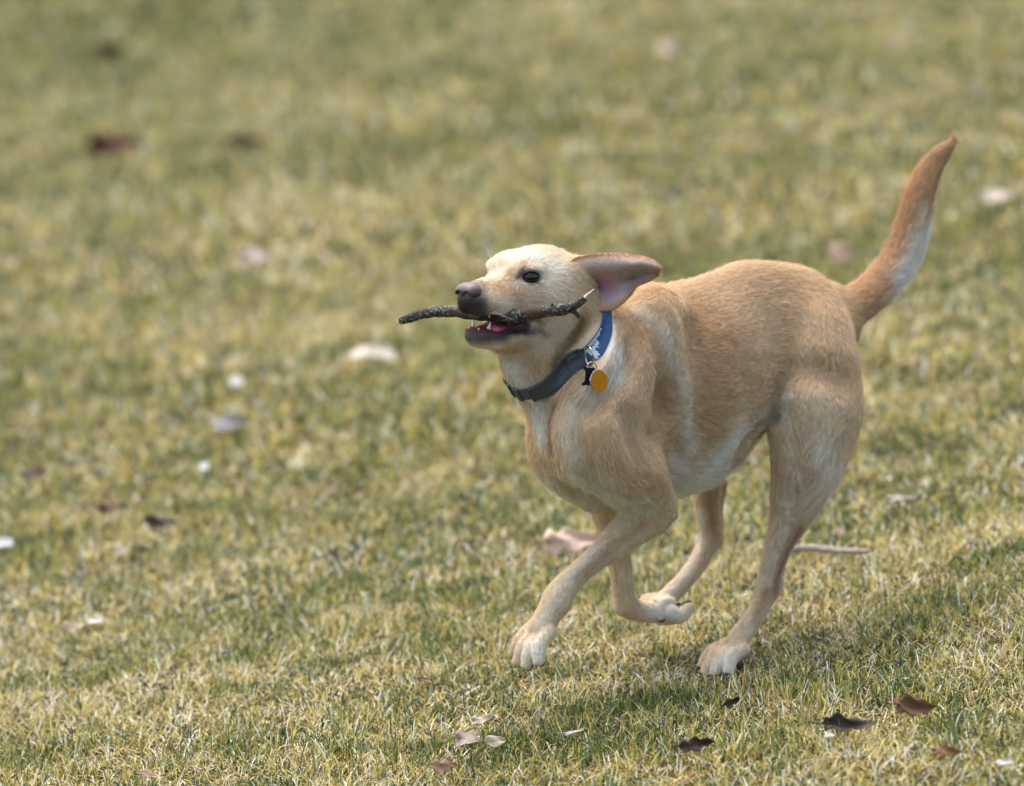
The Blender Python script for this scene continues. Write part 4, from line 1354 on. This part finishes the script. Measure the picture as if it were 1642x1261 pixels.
leaf("oak_leaf", 1116, 1199, 58, DKB, "small dark brown leaf upright in the grass, darkest of the leaves near the planted paw", curl=1.2, fold=1.0, yaw=0.3, tilt=-1.1, seed=4, z=0.028)
leaf("oak_leaf", 1170, 1131, 38, DKB, "tiny dark curled leaf just in front of the planted hind paw", curl=1.6, fold=1.1, yaw=1.0, tilt=-1.1, seed=5, z=0.028, lobes=2)
leaf("oak_leaf", 757, 1193, 78, GREY * 0.9, "greyish-tan torn leaf with a pointed lobe, largest of a leaf cluster in the grass", curl=1.0, fold=0.6, yaw=-0.9, tilt=-0.95, seed=6, z=0.03)
leaf("oak_leaf", 793, 1193, 42, srgb(206, 190, 160), "small yellowish-tan leaf beside the greyish torn leaf", curl=0.8, fold=0.7, yaw=0.5, tilt=-0.9, seed=7, z=0.028, lobes=0)
leaf("oak_leaf", 778, 1160, 52, PALE * 0.9, "narrow pale curled leaf above the greyish torn leaf", curl=1.5, fold=0.8, yaw=-0.4, tilt=-0.8, seed=8, z=0.03, asp=0.4)
leaf("oak_leaf", 714, 1231, 48, TANL, "blurred tan-brown leaf half sunk in the grass below the leaf cluster", curl=0.7, fold=0.5, yaw=0.2, tilt=-0.9, seed=9, z=0.02)
leaf("oak_leaf", 841, 1141, 26, ORG, "thin orange-brown leaf sticking straight up from the grass", curl=0.9, fold=0.9, yaw=1.35, tilt=-1.2, seed=10, z=0.026, asp=0.35, lobes=0)
leaf("oak_leaf", 681, 1092, 30, TANL * 0.75, "dull brown leaf edge-on in the grass, alone left of the forepaw", curl=1.0, fold=0.8, yaw=0.6, tilt=-0.8, seed=11, z=0.022)
leaf("oak_leaf", 1521, 1208, 46, BROWN * 1.1, "reddish brown leaf sunk in the grass next to a small white chip", curl=0.6, fold=0.4, yaw=-0.2, tilt=-0.7, seed=12, z=0.024)
leaf("oak_leaf", 920, 1178, 40, srgb(214, 204, 186), "bleached thin leaf strip lying among straw blades in front of the forepaw", curl=1.1, fold=0.6, yaw=0.5, tilt=-0.3, seed=13, z=0.024, asp=0.25, lobes=0)
leaf("oak_leaf", 192, 236, 92, srgb(96, 56, 36), "large out-of-focus reddish brown leaf far behind the dog", curl=0.8, fold=0.6, yaw=0.1, tilt=-1.2, seed=14, z=0.06)
leaf("oak_leaf", 396, 234, 64, srgb(110, 84, 60), "out-of-focus dull brown leaf far behind, beside the reddish brown one", curl=0.9, fold=0.7, yaw=0.4, tilt=-1.1, seed=15, z=0.06)
leaf("oak_leaf", 178, 88, 60, srgb(92, 68, 42), "faint brown leaf, farthest of the brown leaves in the background lawn", curl=0.6, fold=0.6, yaw=0.3, tilt=-1.1, seed=16, z=0.06)
leaf("oak_leaf", 416, 414, 60, srgb(206, 186, 176), "blurred pale pinkish-grey leaf on the lawn behind the dog", curl=0.7, fold=0.4, yaw=0.1, tilt=-0.9, seed=17, z=0.04)
leaf("oak_leaf", 371, 684, 60, srgb(196, 188, 184), "crumpled pale grey leaf over a dark hollow in the grass", back=srgb(88, 76, 66), curl=1.2, fold=0.7, yaw=0.2, tilt=-0.9, seed=18, z=0.035)
leaf("oak_leaf", 60, 762, 44, srgb(128, 108, 96), "blurred grey-brown leaf, smallest of the dull leaves in the mid lawn", curl=0.8, fold=0.6, yaw=0.4, tilt=-0.9, seed=19, z=0.03)
leaf("oak_leaf", 184, 818, 52, srgb(112, 86, 62), "blurred mid-brown leaf low in the grass, next to a darker one", curl=0.9, fold=0.6, yaw=0.3, tilt=-0.9, seed=20, z=0.032)
leaf("oak_leaf", 263, 842, 56, srgb(74, 54, 40), "dark chocolate-brown leaf low in the grass, next to a paler brown one", curl=0.9, fold=0.7, yaw=-0.1, tilt=-0.9, seed=21, z=0.032)
leaf("oak_leaf", 213, 886, 62, srgb(150, 140, 126), "flat weathered grey leaf pressed into the grass below two brown leaves", curl=0.3, fold=0.2, yaw=-0.2, tilt=-0.15, seed=22, z=0.025)
leaf("oak_leaf", 128, 1007, 54, srgb(166, 150, 128), "weathered tan-grey leaf lying flat beside a white chip", curl=0.4, fold=0.3, yaw=0.4, tilt=-0.3, seed=23, z=0.024)
leaf("oak_leaf", 1348, 412, 44, srgb(196, 166, 140), "round blurred tan leaf on the lawn behind the tail", curl=0.5, fold=0.4, yaw=0.1, tilt=-0.9, seed=24, z=0.045, lobes=0, asp=0.8)
leaf("oak_leaf", 1606, 320, 56, srgb(220, 204, 186), "blurred whitish leaf on the lawn beyond the tail", curl=0.5, fold=0.4, yaw=-0.1, tilt=-0.6, seed=25, z=0.045)
leaf("oak_leaf", 1074, 80, 36, srgb(216, 196, 168), "pale cream leaf far up the lawn, farthest of the pale leaves", curl=0.5, fold=0.4, yaw=0.2, tilt=-0.9, seed=26, z=0.05, lobes=0, asp=0.8)
leaf("oak_leaf", 1450, 803, 48, srgb(170, 158, 142), "grey leaf in the grass to the rear of the hind leg feathering", curl=0.5, fold=0.4, yaw=0.1, tilt=-0.4, seed=27, z=0.03)
leaf("oak_leaf", 1345, 856, 30, srgb(204, 176, 156), "small pinkish leaf standing in the grass just beyond a weathered stick", curl=0.8, fold=0.7, yaw=1.2, tilt=-0.9, seed=28, z=0.03)
leaf("oak_leaf", 246, 1246, 44, srgb(172, 142, 116), "tan leaf at ground level in the sharpest grass, far from the dog", curl=0.6, fold=0.5, yaw=0.1, tilt=-0.4, seed=29, z=0.02)
leaf("oak_leaf", 1034, 1055, 34, srgb(140, 102, 84), "short reddish-brown leaf scrap between the forepaw and the planted hind paw", curl=1.2, fold=0.9, yaw=-0.5, tilt=-0.4, seed=30, z=0.024, asp=0.3, lobes=0)
leaf("oak_leaf", 166, 682, 28, srgb(132, 100, 78), "small blurred brown leaf near the pale grey crumpled leaf", curl=0.8, fold=0.6, yaw=0.8, tilt=-0.9, seed=31, z=0.03)
chip("wood_chip", 597, 565, 74, 26, srgb(232, 216, 192), "long pale wood chip lying on the lawn below the stick's far end", "wood chip", 1, 0.15, 0.045)
chip("white_chip", 380, 612, 22, 24, srgb(214, 206, 194), "small white chip above the crumpled pale grey leaf", "chip", 2, 0.4, 0.03)
chip("white_chip", 154, 995, 26, 12, srgb(220, 214, 202), "bright white chip resting on a weathered tan-grey leaf", "chip", 3, 0.2, 0.035)
chip("white_chip", 1611, 1222, 28, 11, srgb(214, 206, 194), "white flake beside the reddish brown sunken leaf", "chip", 4, 0.3, 0.028)
chip("white_chip", 1330, 1179, 16, 9, srgb(220, 214, 202), "tiny white flake touching the pale and black curled leaf", "chip", 5, 0.3, 0.03)
chip("white_chip", 6, 870, 30, 18, srgb(228, 224, 218), "whitish chip alone in the mid lawn, level with the flat grey leaf", "chip", 6, 0.2, 0.03)
chip("white_chip", 328, 748, 13, 14, srgb(234, 232, 228), "tiny white crumb in the grass below the crumpled pale grey leaf", "chip", 7, 0.2, 0.03)
tw = bpy.data.objects.new("fallen_twig", None); COL.objects.link(tw)
ta, tb_ = G(1262, 905), G(1392, 907)
tw.location = (ta + tb_) / 2
tl = np.array(tw.location)
lift_ = np.array([0, 0, 0.022])
vs, fs = tube([(ta + lift_ - tl, 0.0050), (ta * 0.7 + tb_ * 0.3 + lift_ * 1.2 - tl, 0.0055), (ta * 0.35 + tb_ * 0.65 + lift_ - tl, 0.0050), (tb_ + lift_ - tl, 0.0042)], 31, rough=0.2)
twig_m = simple("weathered_wood", srgb(150, 140, 128), 0.85, noise=0.35, scale=90, bump=0.6)
mesh_obj("stem", vs, fs, twig_m, tw)
vs, fs = tube([(ta * 0.3 + tb_ * 0.7 + lift_ - tl, 0.0028), (ta * 0.2 + tb_ * 0.8 + lift_ + np.array([0, 0.012, 0.012]) - tl, 0.0016)], 33, rough=0.2)
mesh_obj("side_twig", vs, fs, twig_m, tw)
tag(tw, "weathered grey stick lying in the grass behind the dog's hind leg", "stick")
